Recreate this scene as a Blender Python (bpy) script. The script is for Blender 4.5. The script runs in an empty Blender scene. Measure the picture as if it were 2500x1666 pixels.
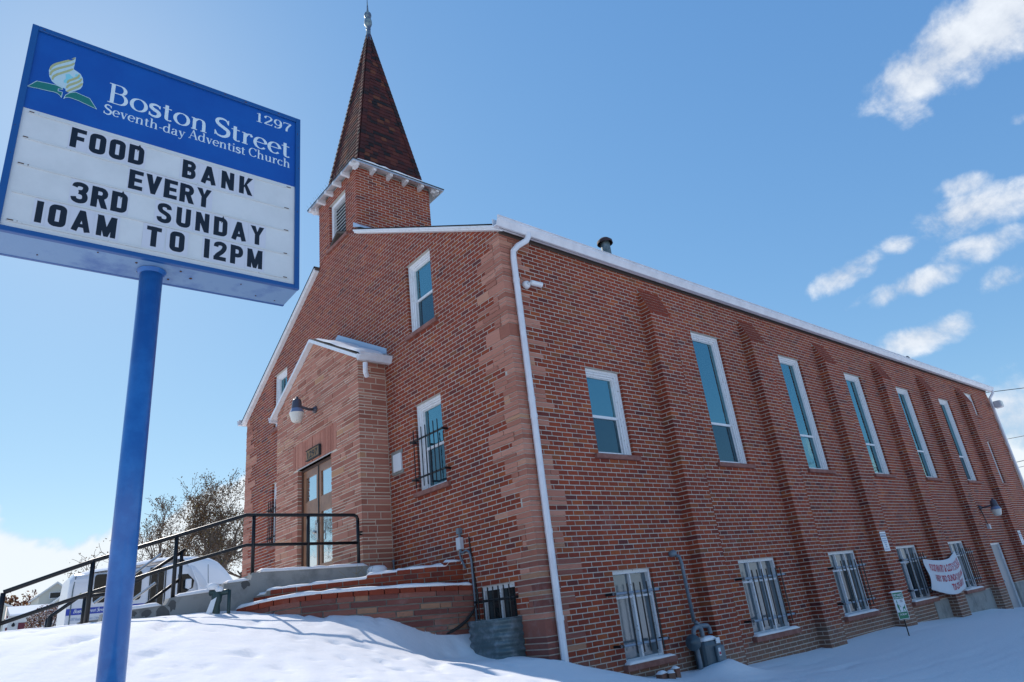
import bpy, math, random
import numpy as np
from mathutils import Vector, Matrix

R = random.Random(7)
SC = bpy.context.scene
COL = SC.collection
rad = math.radians

# ------------------------------------------------------------------ camera
CAM = np.array([6.642, -5.905, -0.3246]); YAW, PITCH, ROLL, FPX = 0.84257, 0.37945, -0.12097, 1626.58
cy, sy, cp, sp = math.cos(YAW), math.sin(YAW), math.cos(PITCH), math.sin(PITCH)
fw = Vector((-sy * cp, cy * cp, sp)); rt = Vector((cy, sy, 0)); up = rt.cross(fw)
rr = math.cos(ROLL) * rt + math.sin(ROLL) * up; uu = -math.sin(ROLL) * rt + math.cos(ROLL) * up
cam = bpy.data.cameras.new('camera'); camo = bpy.data.objects.new('camera', cam); COL.objects.link(camo)
cam.sensor_width = 36; cam.lens = FPX * 36 / 2500; cam.clip_end = 4000; cam.clip_start = 0.05
m = Matrix.Identity(4)
for i in range(3):
    m[i][0] = rr[i]; m[i][1] = uu[i]; m[i][2] = -fw[i]; m[i][3] = CAM[i]
camo.matrix_world = m
SC.camera = camo

# ------------------------------------------------------------------ light
SUN = Vector((-0.775, 0.050, 0.630)).normalized()
SC.view_settings.view_transform = 'Standard'; SC.view_settings.look = 'None'
SC.view_settings.gamma = 1; SC.view_settings.use_curve_mapping = False
SC.view_settings.exposure = 0.12
SKY_STRENGTH = 0.15
sun = bpy.data.lights.new('sun', 'SUN'); sun.energy = 4.2; sun.angle = rad(0.5); sun.color = (1, .94, .865)
suno = bpy.data.objects.new('sun', sun); COL.objects.link(suno); suno.rotation_euler = SUN.to_track_quat('Z', 'Y').to_euler()
world = bpy.data.worlds.new('World'); SC.world = world; world.use_nodes = True
wn = world.node_tree; wn.nodes.clear(); WL = wn.links.new
def N(t, typ, **k):
    n = t.nodes.new(typ)
    for a, v in k.items(): setattr(n, a, v)
    return n
def M_(t, op, a, b=None, c=None, clamp=False):
    n = N(t, 'ShaderNodeMath', operation=op, use_clamp=clamp)
    for i, v in enumerate((a, b, c)):
        if v is None: continue
        if isinstance(v, (int, float)): n.inputs[i].default_value = v
        else: t.links.new(v, n.inputs[i])
    return n.outputs[0]
def VM(t, op, a, b=None):
    n = N(t, 'ShaderNodeVectorMath', operation=op)
    for i, v in enumerate((a, b)):
        if v is None: continue
        if isinstance(v, (tuple, list, Vector)): n.inputs[i].default_value = tuple(v)
        else: t.links.new(v, n.inputs[i])
    return n.outputs['Value'] if op in ('DOT_PRODUCT', 'LENGTH') else n.outputs[0]
sky = N(wn, 'ShaderNodeTexSky', sky_type='NISHITA', sun_disc=False)
sky.sun_elevation = math.asin(SUN.z); sky.sun_rotation = math.atan2(SUN.x, SUN.y) % (2 * math.pi)
sky.altitude = 1600; sky.air_density = 1.0; sky.dust_density = 0.5; sky.ozone_density = 1.0
tc = N(wn, 'ShaderNodeTexCoord'); dirv = VM(wn, 'NORMALIZE', tc.outputs['Generated'])
def fbm(t, vec, scale, detail=8, rough=.6, dist=0):
    n = N(t, 'ShaderNodeTexNoise'); n.inputs['Scale'].default_value = scale; n.inputs['Detail'].default_value = detail
    n.inputs['Roughness'].default_value = rough; n.inputs['Distortion'].default_value = dist
    t.links.new(vec, n.inputs['Vector']); return n.outputs['Fac']
noise = fbm(wn, dirv, 13, 12, .60, .15)
noise2 = fbm(wn, dirv, 3.2, 5, .55, .2)
nz = M_(wn, 'SUBTRACT', noise, .5)
# (direction, half length, half height, tilt deg, strength)
CL = [((-.118, .8275, .5485), .085, .046, 20, 1.25), ((-.045, .835, .548), .11, .055, 12, 1.25), ((-.1601, .8422, .5148), .028, .03, 0, .62), ((-.09, .8290, .5460), .06, .04, 20, 1.2),
      ((-.1605, .9101, .3842), .068, .030, 6, 1.2), ((-.1515, .8986, .4137), .03, .016, 0, .85), ((-.127, .9166, .3791), .055, .026, 8, .95), ((-.1662, .9242, .3438), .055, .022, 8, .9),
      ((-.2368, .8958, .3762), .026, .014, 0, .85), ((-.3045, .8802, .3639), .055, .021, 22, 1.1), ((-.2425, .9141, .3251), .078, .019, 12, 1.05), ((-.1567, .942, .2968), .03, .02, 6, .9),
      ((-.2574, .9302, .2618), .076, .022, 10, 1.1), ((-.0706, .8877, .455), .02, .009, 0, .7), ((-.2128, .9691, .1244), .05, .075, 0, 1.1)]
tot = None
for c, ra, rb, tilt, st in CL:
    c = Vector(c).normalized(); a = Vector((c.y, -c.x, 0)).normalized(); b = a.cross(c)
    t_ = rad(tilt - 7); a2 = a * math.cos(t_) + b * math.sin(t_); b2 = -a * math.sin(t_) + b * math.cos(t_)
    du = M_(wn, 'MULTIPLY', VM(wn, 'DOT_PRODUCT', dirv, tuple(a2)), 1 / ra); dv = M_(wn, 'MULTIPLY', VM(wn, 'DOT_PRODUCT', dirv, tuple(b2)), 1 / rb)
    cu = float(c @ a2); cv = float(c @ b2)
    du = M_(wn, 'SUBTRACT', du, cu / ra); dv = M_(wn, 'SUBTRACT', dv, cv / rb)
    r2 = M_(wn, 'ADD', M_(wn, 'MULTIPLY', du, du), M_(wn, 'MULTIPLY', dv, dv))
    e = M_(wn, 'MULTIPLY', M_(wn, 'SUBTRACT', 1, r2), st * .55)
    front = M_(wn, 'GREATER_THAN', VM(wn, 'DOT_PRODUCT', dirv, tuple(c)), 0)
    e = M_(wn, 'SUBTRACT', M_(wn, 'MULTIPLY', M_(wn, 'ADD', e, 3), front), 3)
    tot = e if tot is None else M_(wn, 'MAXIMUM', tot, e)
f = M_(wn, 'ADD', tot, M_(wn, 'MULTIPLY', nz, 2.7))
mr = N(wn, 'ShaderNodeMapRange', interpolation_type='SMOOTHSTEP'); WL(f, mr.inputs[0]); mr.inputs[1].default_value = -.02; mr.inputs[2].default_value = .75
# a low bank of cloud all round the horizon
sx = N(wn, 'ShaderNodeSeparateXYZ'); WL(dirv, sx.inputs[0])
lim = M_(wn, 'ADD', .0, M_(wn, 'MULTIPLY', M_(wn, 'SUBTRACT', noise2, .38), .62))
west = M_(wn, 'MULTIPLY', M_(wn, 'SUBTRACT', M_(wn, 'MULTIPLY', sx.outputs[0], -1), .7), .42, clamp=False)
lim = M_(wn, 'ADD', lim, M_(wn, 'MAXIMUM', west, 0.0))
g = M_(wn, 'MULTIPLY', M_(wn, 'SUBTRACT', lim, sx.outputs[2]), 14)
g = M_(wn, 'ADD', g, M_(wn, 'MULTIPLY', nz, 1.4))
mr2 = N(wn, 'ShaderNodeMapRange', interpolation_type='SMOOTHSTEP'); WL(g, mr2.inputs[0]); mr2.inputs[1].default_value = -.05; mr2.inputs[2].default_value = .45
cf = M_(wn, 'MAXIMUM', M_(wn, 'MULTIPLY', mr.outputs[0], .93), M_(wn, 'MULTIPLY', mr2.outputs[0], .95))
shade = N(wn, 'ShaderNodeMix', data_type='RGBA'); shade.inputs[6].default_value = (3.6, 4.0, 4.7, 1); shade.inputs[7].default_value = (5.6, 5.9, 6.3, 1)
WL(M_(wn, 'MULTIPLY_ADD', nz, 3.2, .55, clamp=True), shade.inputs[0])
sepc = N(wn, 'ShaderNodeSeparateColor'); WL(sky.outputs[0], sepc.inputs[0]); comb = N(wn, 'ShaderNodeCombineColor')
for i, (a_, p_) in enumerate(((.86, .84), (1.50, .62), (2.75, .37))): WL(M_(wn, 'MULTIPLY', M_(wn, 'POWER', sepc.outputs[i], p_), a_), comb.inputs[i])
mix = N(wn, 'ShaderNodeMix', data_type='RGBA'); WL(cf, mix.inputs[0]); WL(comb.outputs[0], mix.inputs[6])
bankc = N(wn, 'ShaderNodeMix', data_type='RGBA'); WL(mr2.outputs[0], bankc.inputs[0]); WL(shade.outputs[2], bankc.inputs[6]); bankc.inputs[7].default_value = (5.5, 5.9, 6.2, 1); WL(bankc.outputs[2], mix.inputs[7])
bg = N(wn, 'ShaderNodeBackground'); bg.inputs[1].default_value = SKY_STRENGTH; WL(mix.outputs[2], bg.inputs[0])
wo = N(wn, 'ShaderNodeOutputWorld'); WL(bg.outputs[0], wo.inputs[0])

# ------------------------------------------------------------------ object helpers
WPOS = {}
def tag(o, label=None, cat=None, group=None, kind=None):
    for k, v in (('label', label), ('category', cat), ('group', group), ('kind', kind)):
        if v: o[k] = v
    return o
def attach(o, parent, pos=(0, 0, 0)):
    COL.objects.link(o); o.location = pos; WPOS[o.name] = Vector(pos)
    if parent is not None:
        o.parent = parent; o.matrix_parent_inverse = Matrix.Translation(-WPOS[parent.name])
    return o
def thing(name, loc, label, cat, group=None):
    o = bpy.data.objects.new(name, None); o.empty_display_size = .2; attach(o, None, loc)
    return tag(o, label, cat, group)

class MB:
    def __init__(s): s.v = []; s.f = []; s.t = []; s.m = []
    def poly(s, pts, tint=0., mat=0):
        n = len(s.v); s.v += [tuple(p) for p in pts]; s.f.append(tuple(range(n, n + len(pts)))); s.t.append(tint); s.m.append(mat)
    def hexa(s, c, tint=0., mat=0, faces=(0, 1, 2, 3, 4, 5)):
        n = len(s.v); s.v += [tuple(p) for p in c]
        F = ((0, 1, 2, 3), (7, 6, 5, 4), (0, 4, 5, 1), (1, 5, 6, 2), (2, 6, 7, 3), (3, 7, 4, 0))
        for k in faces: s.f.append(tuple(n + i for i in F[k])); s.t.append(tint); s.m.append(mat)
    def box(s, P, u0, u1, z0, z1, d0, d1, tint=0., mat=0, faces=(0, 1, 2, 3, 4, 5)):
        s.hexa([P(u0, z0, d1), P(u1, z0, d1), P(u1, z1, d1), P(u0, z1, d1), P(u0, z0, d0), P(u1, z0, d0), P(u1, z1, d0), P(u0, z1, d0)], tint, mat, faces)
    def tube(s, pts, r, n=8, cap=True, tint=0., mat=0):
        pts = [Vector(p) for p in pts]; k = len(pts); rs = r if isinstance(r, (list, tuple)) else [r] * k
        base = len(s.v); pn = None
        for i, p in enumerate(pts):
            d = (pts[min(i + 1, k - 1)] - pts[max(i - 1, 0)])
            d = d.normalized() if d.length > 1e-9 else Vector((0, 0, 1))
            if pn is None: a = d.cross(Vector((0, 0, 1)) if abs(d.z) < .9 else Vector((1, 0, 0))).normalized()
            else: a = (pn - d * pn.dot(d)); a = a.normalized() if a.length > 1e-6 else d.orthogonal().normalized()
            pn = a; b = d.cross(a)
            for j in range(n):
                t = 2 * math.pi * j / n; s.v.append(tuple(p + (a * math.cos(t) + b * math.sin(t)) * rs[i]))
        for i in range(k - 1):
            for j in range(n):
                s.f.append((base + i * n + j, base + i * n + (j + 1) % n, base + (i + 1) * n + (j + 1) % n, base + (i + 1) * n + j)); s.t.append(tint); s.m.append(mat)
        if cap:
            s.f.append(tuple(base + j for j in reversed(range(n)))); s.t.append(tint); s.m.append(mat)
            s.f.append(tuple(base + (k - 1) * n + j for j in range(n))); s.t.append(tint); s.m.append(mat)
    def lathe(s, c, prof, n=16, axis=(0, 0, 1), tint=0., mat=0):
        c = Vector(c); ax = Vector(axis).normalized(); a = ax.orthogonal().normalized(); b = ax.cross(a); base = len(s.v)
        for r, h in prof:
            for j in range(n):
                t = 2 * math.pi * j / n; s.v.append(tuple(c + ax * h + (a * math.cos(t) + b * math.sin(t)) * r))
        for i in range(len(prof) - 1):
            for j in range(n):
                s.f.append((base + i * n + j, base + i * n + (j + 1) % n, base + (i + 1) * n + (j + 1) % n, base + (i + 1) * n + j)); s.t.append(tint); s.m.append(mat)
    def build(s, name, mats, parent=None, smooth=False, pos=None, tint=False, bevel=0):
        me = bpy.data.meshes.new(name)
        pos = Vector(pos) if pos is not None else Vector((0, 0, 0))
        if parent is not None and pos.length == 0: pos = WPOS[parent.name].copy()
        px, py, pz = pos
        me.from_pydata([(a - px, b - py, c - pz) for a, b, c in s.v], [], s.f)
        if not isinstance(mats, (list, tuple)): mats = [mats]
        for x in mats: me.materials.append(x)
        if len(mats) > 1: me.polygons.foreach_set('material_index', s.m)
        if tint:
            at = me.attributes.new('tint', 'FLOAT', 'FACE'); at.data.foreach_set('value', s.t)
        if smooth: me.polygons.foreach_set('use_smooth', [True] * len(me.polygons))
        me.update()
        o = bpy.data.objects.new(name, me); attach(o, parent, pos)
        if bevel:
            b = o.modifiers.new('bevel', 'BEVEL'); b.width = bevel; b.segments = 2; b.limit_method = 'ANGLE'
        return o

# ------------------------------------------------------------------ materials
def mat(name, col=(.5, .5, .5), rough=.6, metal=0, spec=.5, noise=None, bump=0, bscale=40, coat=0, **k):
    ma = bpy.data.materials.new(name); ma.use_nodes = True; t = ma.node_tree; p = t.nodes['Principled BSDF']
    p.inputs['Base Color'].default_value = (*col, 1); p.inputs['Roughness'].default_value = rough
    p.inputs['Metallic'].default_value = metal; p.inputs['Specular IOR Level'].default_value = spec
    p.inputs['Coat Weight'].default_value = coat
    g = N(t, 'ShaderNodeNewGeometry')
    if noise:      # (second colour, scale, contrast)
        c2, sc, lo, hi = noise
        nf = fbm(t, g.outputs['Position'], sc, 7, .65)
        r = N(t, 'ShaderNodeMapRange'); t.links.new(nf, r.inputs[0]); r.inputs[1].default_value = lo; r.inputs[2].default_value = hi
        mx = N(t, 'ShaderNodeMix', data_type='RGBA'); mx.inputs[6].default_value = (*col, 1); mx.inputs[7].default_value = (*c2, 1)
        t.links.new(r.outputs[0], mx.inputs[0]); t.links.new(mx.outputs[2], p.inputs['Base Color'])
    if bump:
        nf = fbm(t, g.outputs['Position'], bscale, 5, .6)
        b = N(t, 'ShaderNodeBump'); b.inputs['Strength'].default_value = bump; b.inputs['Distance'].default_value = .01
        t.links.new(nf, b.inputs['Height']); t.links.new(b.outputs[0], p.inputs['Normal'])
    return ma
def ramp_mat(name, stops, rough=.85, nscale=30, namp=.25, bump=.5, bscale=60, stretch=None, stain=None, spec=.3, base_grime=False):
    """colour picked by the per-piece 'tint' attribute, broken by fine noise"""
    ma = bpy.data.materials.new(name); ma.use_nodes = True; t = ma.node_tree; p = t.nodes['Principled BSDF']; L = t.links.new
    p.inputs['Roughness'].default_value = rough; p.inputs['Specular IOR Level'].default_value = spec
    at = N(t, 'ShaderNodeAttribute', attribute_name='tint'); g = N(t, 'ShaderNodeNewGeometry')
    cr = N(t, 'ShaderNodeValToRGB'); cr.color_ramp.interpolation = 'LINEAR'
    els = cr.color_ramp.elements
    while len(els) > 1: els.remove(els[0])
    els[0].position = stops[0][0]; els[0].color = (*stops[0][1], 1)
    for ps, c in stops[1:]: e = els.new(ps); e.color = (*c, 1)
    L(at.outputs['Fac'], cr.inputs[0])
    vec = g.outputs['Position']
    if stretch: vec = VM(t, 'MULTIPLY', vec, stretch)
    nf = fbm(t, vec, nscale, 8, .7)
    v = M_(t, 'MULTIPLY_ADD', M_(t, 'SUBTRACT', nf, .5), namp * 2, 1.0)
    hs = N(t, 'ShaderNodeMix', data_type='RGBA', blend_type='MULTIPLY'); hs.inputs[0].default_value = 1
    L(cr.outputs[0], hs.inputs[6]); cb = N(t, 'ShaderNodeCombineColor'); L(v, cb.inputs[0]); L(v, cb.inputs[1]); L(v, cb.inputs[2]); L(cb.outputs[0], hs.inputs[7])
    out = hs.outputs[2]
    if stain:      # pale mineral bloom / grime in large soft patches
        c2, sc, lo, hi, amt = stain
        n2 = fbm(t, g.outputs['Position'], sc, 8, .68)
        r = N(t, 'ShaderNodeMapRange'); L(n2, r.inputs[0]); r.inputs[1].default_value = lo; r.inputs[2].default_value = hi; r.inputs[4].default_value = amt
        mx = N(t, 'ShaderNodeMix', data_type='RGBA'); mx.inputs[7].default_value = (*c2, 1); L(out, mx.inputs[6]); L(r.outputs[0], mx.inputs[0]); out = mx.outputs[2]
    if base_grime:
        sp = N(t, 'ShaderNodeSeparateXYZ'); L(g.outputs['Position'], sp.inputs[0])
        nb = fbm(t, g.outputs['Position'], 2.3, 7, .65)
        h1 = M_(t, 'MULTIPLY', M_(t, 'SUBTRACT', -1.02, sp.outputs[2]), 3.0); h1 = M_(t, 'ADD', h1, M_(t, 'MULTIPLY', M_(t, 'SUBTRACT', nb, .5), 2.6), clamp=True)
        mx = N(t, 'ShaderNodeMix', data_type='RGBA'); mx.inputs[7].default_value = (.21, .165, .125, 1); L(out, mx.inputs[6]); L(M_(t, 'MULTIPLY', h1, .62), mx.inputs[0]); out = mx.outputs[2]
        # broad tonal drift and dark runs below sills
        nd = fbm(t, VM(t, 'MULTIPLY', g.outputs['Position'], (1, 1, .35)), .9, 5, .6); vd = M_(t, 'MULTIPLY_ADD', M_(t, 'SUBTRACT', nd, .5), .9, 1.0)
        cb2 = N(t, 'ShaderNodeCombineColor'); [L(vd, cb2.inputs[i]) for i in range(3)]
        mm = N(t, 'ShaderNodeMix', data_type='RGBA', blend_type='MULTIPLY'); mm.inputs[0].default_value = 1; L(out, mm.inputs[6]); L(cb2.outputs[0], mm.inputs[7]); out = mm.outputs[2]
    L(out, p.inputs['Base Color'])
    b = N(t, 'ShaderNodeBump'); b.inputs['Strength'].default_value = bump; b.inputs['Distance'].default_value = .006
    vb = g.outputs['Position'] if not stretch else vec
    L(fbm(t, vb, bscale, 6, .65), b.inputs['Height']); L(b.outputs[0], p.inputs['Normal'])
    return ma

M = {}
M['brick'] = ramp_mat('brick', [(0, (.12, .030, .026)), (.03, (.17, .036, .024)), (.12, (.215, .040, .022)), (.45, (.25, .045, .021)), (.76, (.295, .055, .023)), (.88, (.26, .066, .027)), (.95, (.35, .080, .026)), (1, (.21, .070, .033))],
                        nscale=22, namp=.28, bump=.6, bscale=90, stain=((.42, .34, .32), 1.1, .60, .80, .28), base_grime=True)
M['mortar'] = mat('mortar', (.55, .50, .435), .95, noise=((.40, .36, .31), 3, .35, .7), bump=.6, bscale=120)
M['mortar2'] = mat('tan_mortar', (.70, .60, .48), .95, noise=((.55, .46, .36), 4, .4, .7), bump=.5)
M['stone'] = ramp_mat('sandstone', [(0, (.33, .125, .085)), (.3, (.41, .165, .115)), (.6, (.47, .20, .14)), (.9, (.52, .245, .175)), (1, (.50, .26, .15))], nscale=5, namp=.22, bump=1.0, bscale=22, stretch=(1, 1, 6), spec=.2)
M['stone_red'] = ramp_mat('red_sandstone', [(0, (.17, .06, .05)), (.4, (.24, .085, .065)), (.8, (.31, .125, .09)), (1, (.38, .20, .12))], nscale=6, namp=.28, bump=.9, bscale=26, stretch=(1, 1, 6), stain=((.45, .40, .38), 2.5, .58, .75, .35), spec=.2)
M['sill'] = mat('sill_stone', (.22, .085, .065), .85, noise=((.30, .14, .11), 9, .4, .65), bump=.5)
M['concrete'] = mat('concrete', (.30, .295, .28), .9, noise=((.17, .17, .165), 2.2, .48, .68), bump=.5, bscale=50)
M['wet'] = mat('wet_concrete', (.075, .072, .07), .55, bump=.3)
M['white'] = mat('white_paint', (.76, .76, .77), .5, noise=((.62, .61, .60), 14, .52, .7), bump=.12, bscale=30)
M['peel'] = mat('peeling_white_paint', (.74, .74, .75), .6, noise=((.34, .31, .28), 38, .60, .64), bump=.5, bscale=60)
M['gutter'] = mat('gutter_metal', (.74, .74, .77), .4, noise=((.62, .62, .65), 4, .4, .7))
M['flash'] = mat('flashing_metal', (.42, .50, .60), .4, metal=.3)
M['dark'] = mat('dark_edge', (.025, .028, .03), .8)
M['shadowwood'] = mat('shaded_soffit_wood', (.10, .075, .06), .9)  # dark brown, with the shade under gutter and eaves put into the colour
M['black'] = mat('black_iron', (.009, .010, .012), .42, spec=.4)
M['iron_light'] = mat('galvanised_bar', (.30, .34, .40), .4, metal=.4)
M['frame_snow'] = None
M['galv'] = mat('galvanised_steel', (.10, .14, .15), .5, metal=.4, noise=((.24, .28, .30), 9, .45, .7), bump=.3, bscale=12)
M['conduit'] = mat('conduit_grey', (.13, .165, .20), .5, metal=.2, noise=((.20, .23, .26), 10, .45, .7))
M['boxmetal'] = mat('box_metal', (.52, .53, .56), .5)
M['snow'] = None
M['shingle'] = ramp_mat('asphalt_shingle', [(0, (.016, .015, .017)), (.2, (.034, .019, .020)), (.45, (.068, .020, .019)), (.75, (.095, .025, .022)), (1, (.14, .048, .027))], rough=.95, nscale=90, namp=.35, bump=.6, bscale=160)
M['wood'] = mat('door_wood', (.33, .155, .075), .45, noise=((.22, .095, .045), 5, .35, .65), coat=.2)
M['signblue'] = mat('sign_blue', (.003, .070, .33), .38, noise=((.004, .092, .38), 1.2, .4, .65))
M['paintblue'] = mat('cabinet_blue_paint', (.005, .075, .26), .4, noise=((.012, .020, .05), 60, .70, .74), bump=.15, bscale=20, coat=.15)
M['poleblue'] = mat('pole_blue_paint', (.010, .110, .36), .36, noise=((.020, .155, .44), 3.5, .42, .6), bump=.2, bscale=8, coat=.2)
M['underglow_blue'] = mat('cabinet_blue_underglow', (.17, .29, .46), .5, noise=((.06, .15, .36), 3.0, .5, .7), bump=.15)  # paler copy of the cabinet blue, glow from below painted into the colour
M['acrylic'] = mat('white_acrylic', (.66, .68, .68), .35, noise=((.58, .60, .60), 2.5, .4, .7))
M['tile'] = mat('letter_tile', (.60, .61, .66), .3)
M['letterwhite'] = mat('letter_pale', (.62, .72, .76), .5)
M['letterblack'] = mat('letter_black', (.006, .008, .016), .35)
M['rail'] = mat('track_rail', (.60, .62, .61), .3, noise=((.10, .08, .06), 30, .66, .72))
M['rust'] = mat('rust', (.09, .045, .025), .9)
M['emgreen'] = mat('emblem_green', (.008, .16, .14), .5)
M['emolive'] = mat('emblem_olive', (.40, .42, .21), .5)
M['empale'] = mat('emblem_pale', (.46, .62, .66), .5)
M['emcyan'] = mat('emblem_cyan', (.22, .58, .65), .5)
M['buswhite'] = mat('bus_white', (.70, .70, .72), .3, coat=.3)
M['busblue'] = mat('bus_blue', (.012, .05, .36), .35)
M['busglass'] = mat('bus_glass', (.008, .012, .014), .10, spec=.35)
M['rubber'] = mat('rubber', (.02, .02, .02), .8)
M['steel'] = mat('stainless', (.5, .5, .5), .25, metal=.9)
M['bark'] = mat('bark', (.11, .08, .06), .95, noise=((.18, .13, .095), 8, .4, .65), bump=.8, bscale=25)
M['leaf'] = ramp_mat('autumn_leaf', [(0, (.05, .028, .018)), (.4, (.10, .055, .028)), (.8, (.15, .085, .035)), (1, (.15, .12, .035))], rough=.8, nscale=3, namp=.3, bump=0)
M['leafred'] = ramp_mat('red_brown_leaf', [(0, (.06, .025, .018)), (.5, (.16, .055, .03)), (.85, (.27, .11, .035)), (1, (.25, .17, .05))], rough=.8, nscale=3, namp=.3, bump=0)
for k_ in ('leaf', 'leafred'):
    t_ = M[k_].node_tree; p_ = t_.nodes['Principled BSDF']; tr_ = N(t_, 'ShaderNodeBsdfTranslucent'); mx_ = N(t_, 'ShaderNodeMixShader'); mx_.inputs[0].default_value = .35
    t_.links.new(p_.inputs['Base Color'].links[0].from_socket, tr_.inputs[0]); t_.links.new(p_.outputs[0], mx_.inputs[1]); t_.links.new(tr_.outputs[0], mx_.inputs[2]); t_.links.new(mx_.outputs[0], t_.nodes['Material Output'].inputs[0])
M['siding'] = mat('pale_siding', (.62, .62, .60), .7)
M['cream'] = mat('cream_siding', (.55, .53, .45), .7)
M['maroon'] = mat('maroon_door', (.13, .015, .03), .6)
M['green'] = mat('sign_green', (.01, .17, .08), .45)
M['signwhite'] = mat('sign_white', (.70, .72, .74), .45)
M['greyprint'] = mat('faded_print', (.27, .35, .50), .6)
M['darkprint'] = mat('dark_print', (.05, .06, .12), .6)
M['redprint'] = mat('red_print', (.42, .02, .06), .6)
M['cloth'] = mat('banner_cloth', (.60, .61, .64), .75, bump=.2, bscale=20)
M['greydoor'] = mat('grey_door', (.30, .31, .33), .5, noise=((.25, .26, .28), 2, .4, .7))
M['lampmetal'] = mat('lamp_metal', (.085, .08, .10), .4, metal=.3)
M['lampblue'] = mat('lamp_collar', (.17, .21, .32), .4, metal=.2)
M['lens'] = mat('lamp_lens', (.66, .64, .58), .3)
M['plastic'] = mat('white_plastic', (.72, .72, .73), .4)
M['meter'] = mat('meter_grey', (.055, .085, .105), .45, noise=((.09, .12, .14), 8, .45, .7))
M['cmu'] = mat('grey_block', (.24, .25, .22), .95, noise=((.15, .16, .15), 6, .4, .7), bump=.6)
M['twig'] = mat('dry_twig', (.30, .22, .10), .9)
M['grass'] = mat('green_plant', (.09, .14, .035), .8)
def glass(name, gl, tint, dark, rough=.02):
    ma = bpy.data.materials.new(name); ma.use_nodes = True; t = ma.node_tree; t.nodes.remove(t.nodes['Principled BSDF'])
    o = t.nodes['Material Output']; a = N(t, 'ShaderNodeBsdfGlossy'); a.inputs['Color'].default_value = (*tint, 1); a.inputs['Roughness'].default_value = rough
    d = N(t, 'ShaderNodeBsdfDiffuse'); d.inputs['Color'].default_value = (*dark, 1)
    g = N(t, 'ShaderNodeNewGeometry'); b = N(t, 'ShaderNodeBump'); b.inputs['Strength'].default_value = .14; b.inputs['Distance'].default_value = .01
    t.links.new(fbm(t, g.outputs['Position'], 5, 3), b.inputs['Height']); t.links.new(b.outputs[0], a.inputs['Normal'])
    fr = N(t, 'ShaderNodeFresnel'); fr.inputs[0].default_value = 1.5
    fac = M_(t, 'ADD', gl, M_(t, 'MULTIPLY', fr.outputs[0], .6), clamp=True)
    mx = N(t, 'ShaderNodeMixShader'); t.links.new(fac, mx.inputs[0]); t.links.new(d.outputs[0], mx.inputs[1]); t.links.new(a.outputs[0], mx.inputs[2]); t.links.new(mx.outputs[0], o.inputs[0])
    return ma
M['glass'] = glass('window_glass', .34, (.42, .78, .88), (.015, .035, .04))
M['glasslow'] = glass('screened_glass', .10, (.6, .85, .95), (.015, .04, .055), .05)
M['frost'] = glass('frosted_glass', .10, (.8, .9, 1), (.085, .11, .125), .12)
M['darkglass'] = glass('dark_glass', .06, (.8, .9, 1), (.02, .028, .03), .05)
M['doorglass'] = glass('door_glass', .62, (.9, .97, 1.0), (.02, .03, .035), .015)
def snow_mat():
    ma = bpy.data.materials.new('snow'); ma.use_nodes = True; t = ma.node_tree; p = t.nodes['Principled BSDF']
    p.inputs['Base Color'].default_value = (.86, .845, .845, 1); p.inputs['Roughness'].default_value = .8; p.inputs['Specular IOR Level'].default_value = .04
    g = N(t, 'ShaderNodeNewGeometry')
    a = fbm(t, g.outputs['Position'], 14, 4, .55); c = fbm(t, g.outputs['Position'], 160, 3, .7)
    h = M_(t, 'ADD', M_(t, 'MULTIPLY', a, .8), M_(t, 'MULTIPLY', c, .12))
    b = N(t, 'ShaderNodeBump'); b.inputs['Strength'].default_value = .35; b.inputs['Distance'].default_value = .02
    t.links.new(h, b.inputs['Height']); t.links.new(b.outputs[0], p.inputs['Normal'])
    return ma
M['snow'] = snow_mat()

# ------------------------------------------------------------------ lattice noise for geometry
class VN:
    def __init__(s, seed): s.g = np.random.RandomState(seed).rand(256, 256)
    def __call__(s, x, y):
        x = np.asarray(x, float); y = np.asarray(y, float); xi = np.floor(x).astype(int); yi = np.floor(y).astype(int)
        fx = x - xi; fy = y - yi; fx = fx * fx * (3 - 2 * fx); fy = fy * fy * (3 - 2 * fy)
        g = lambda a, b: s.g[a % 256, b % 256]
        return (g(xi, yi) * (1 - fx) + g(xi + 1, yi) * fx) * (1 - fy) + (g(xi, yi + 1) * (1 - fx) + g(xi + 1, yi + 1) * fx) * fy - .5
V1, V2, V3 = VN(1), VN(2), VN(3)

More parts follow.
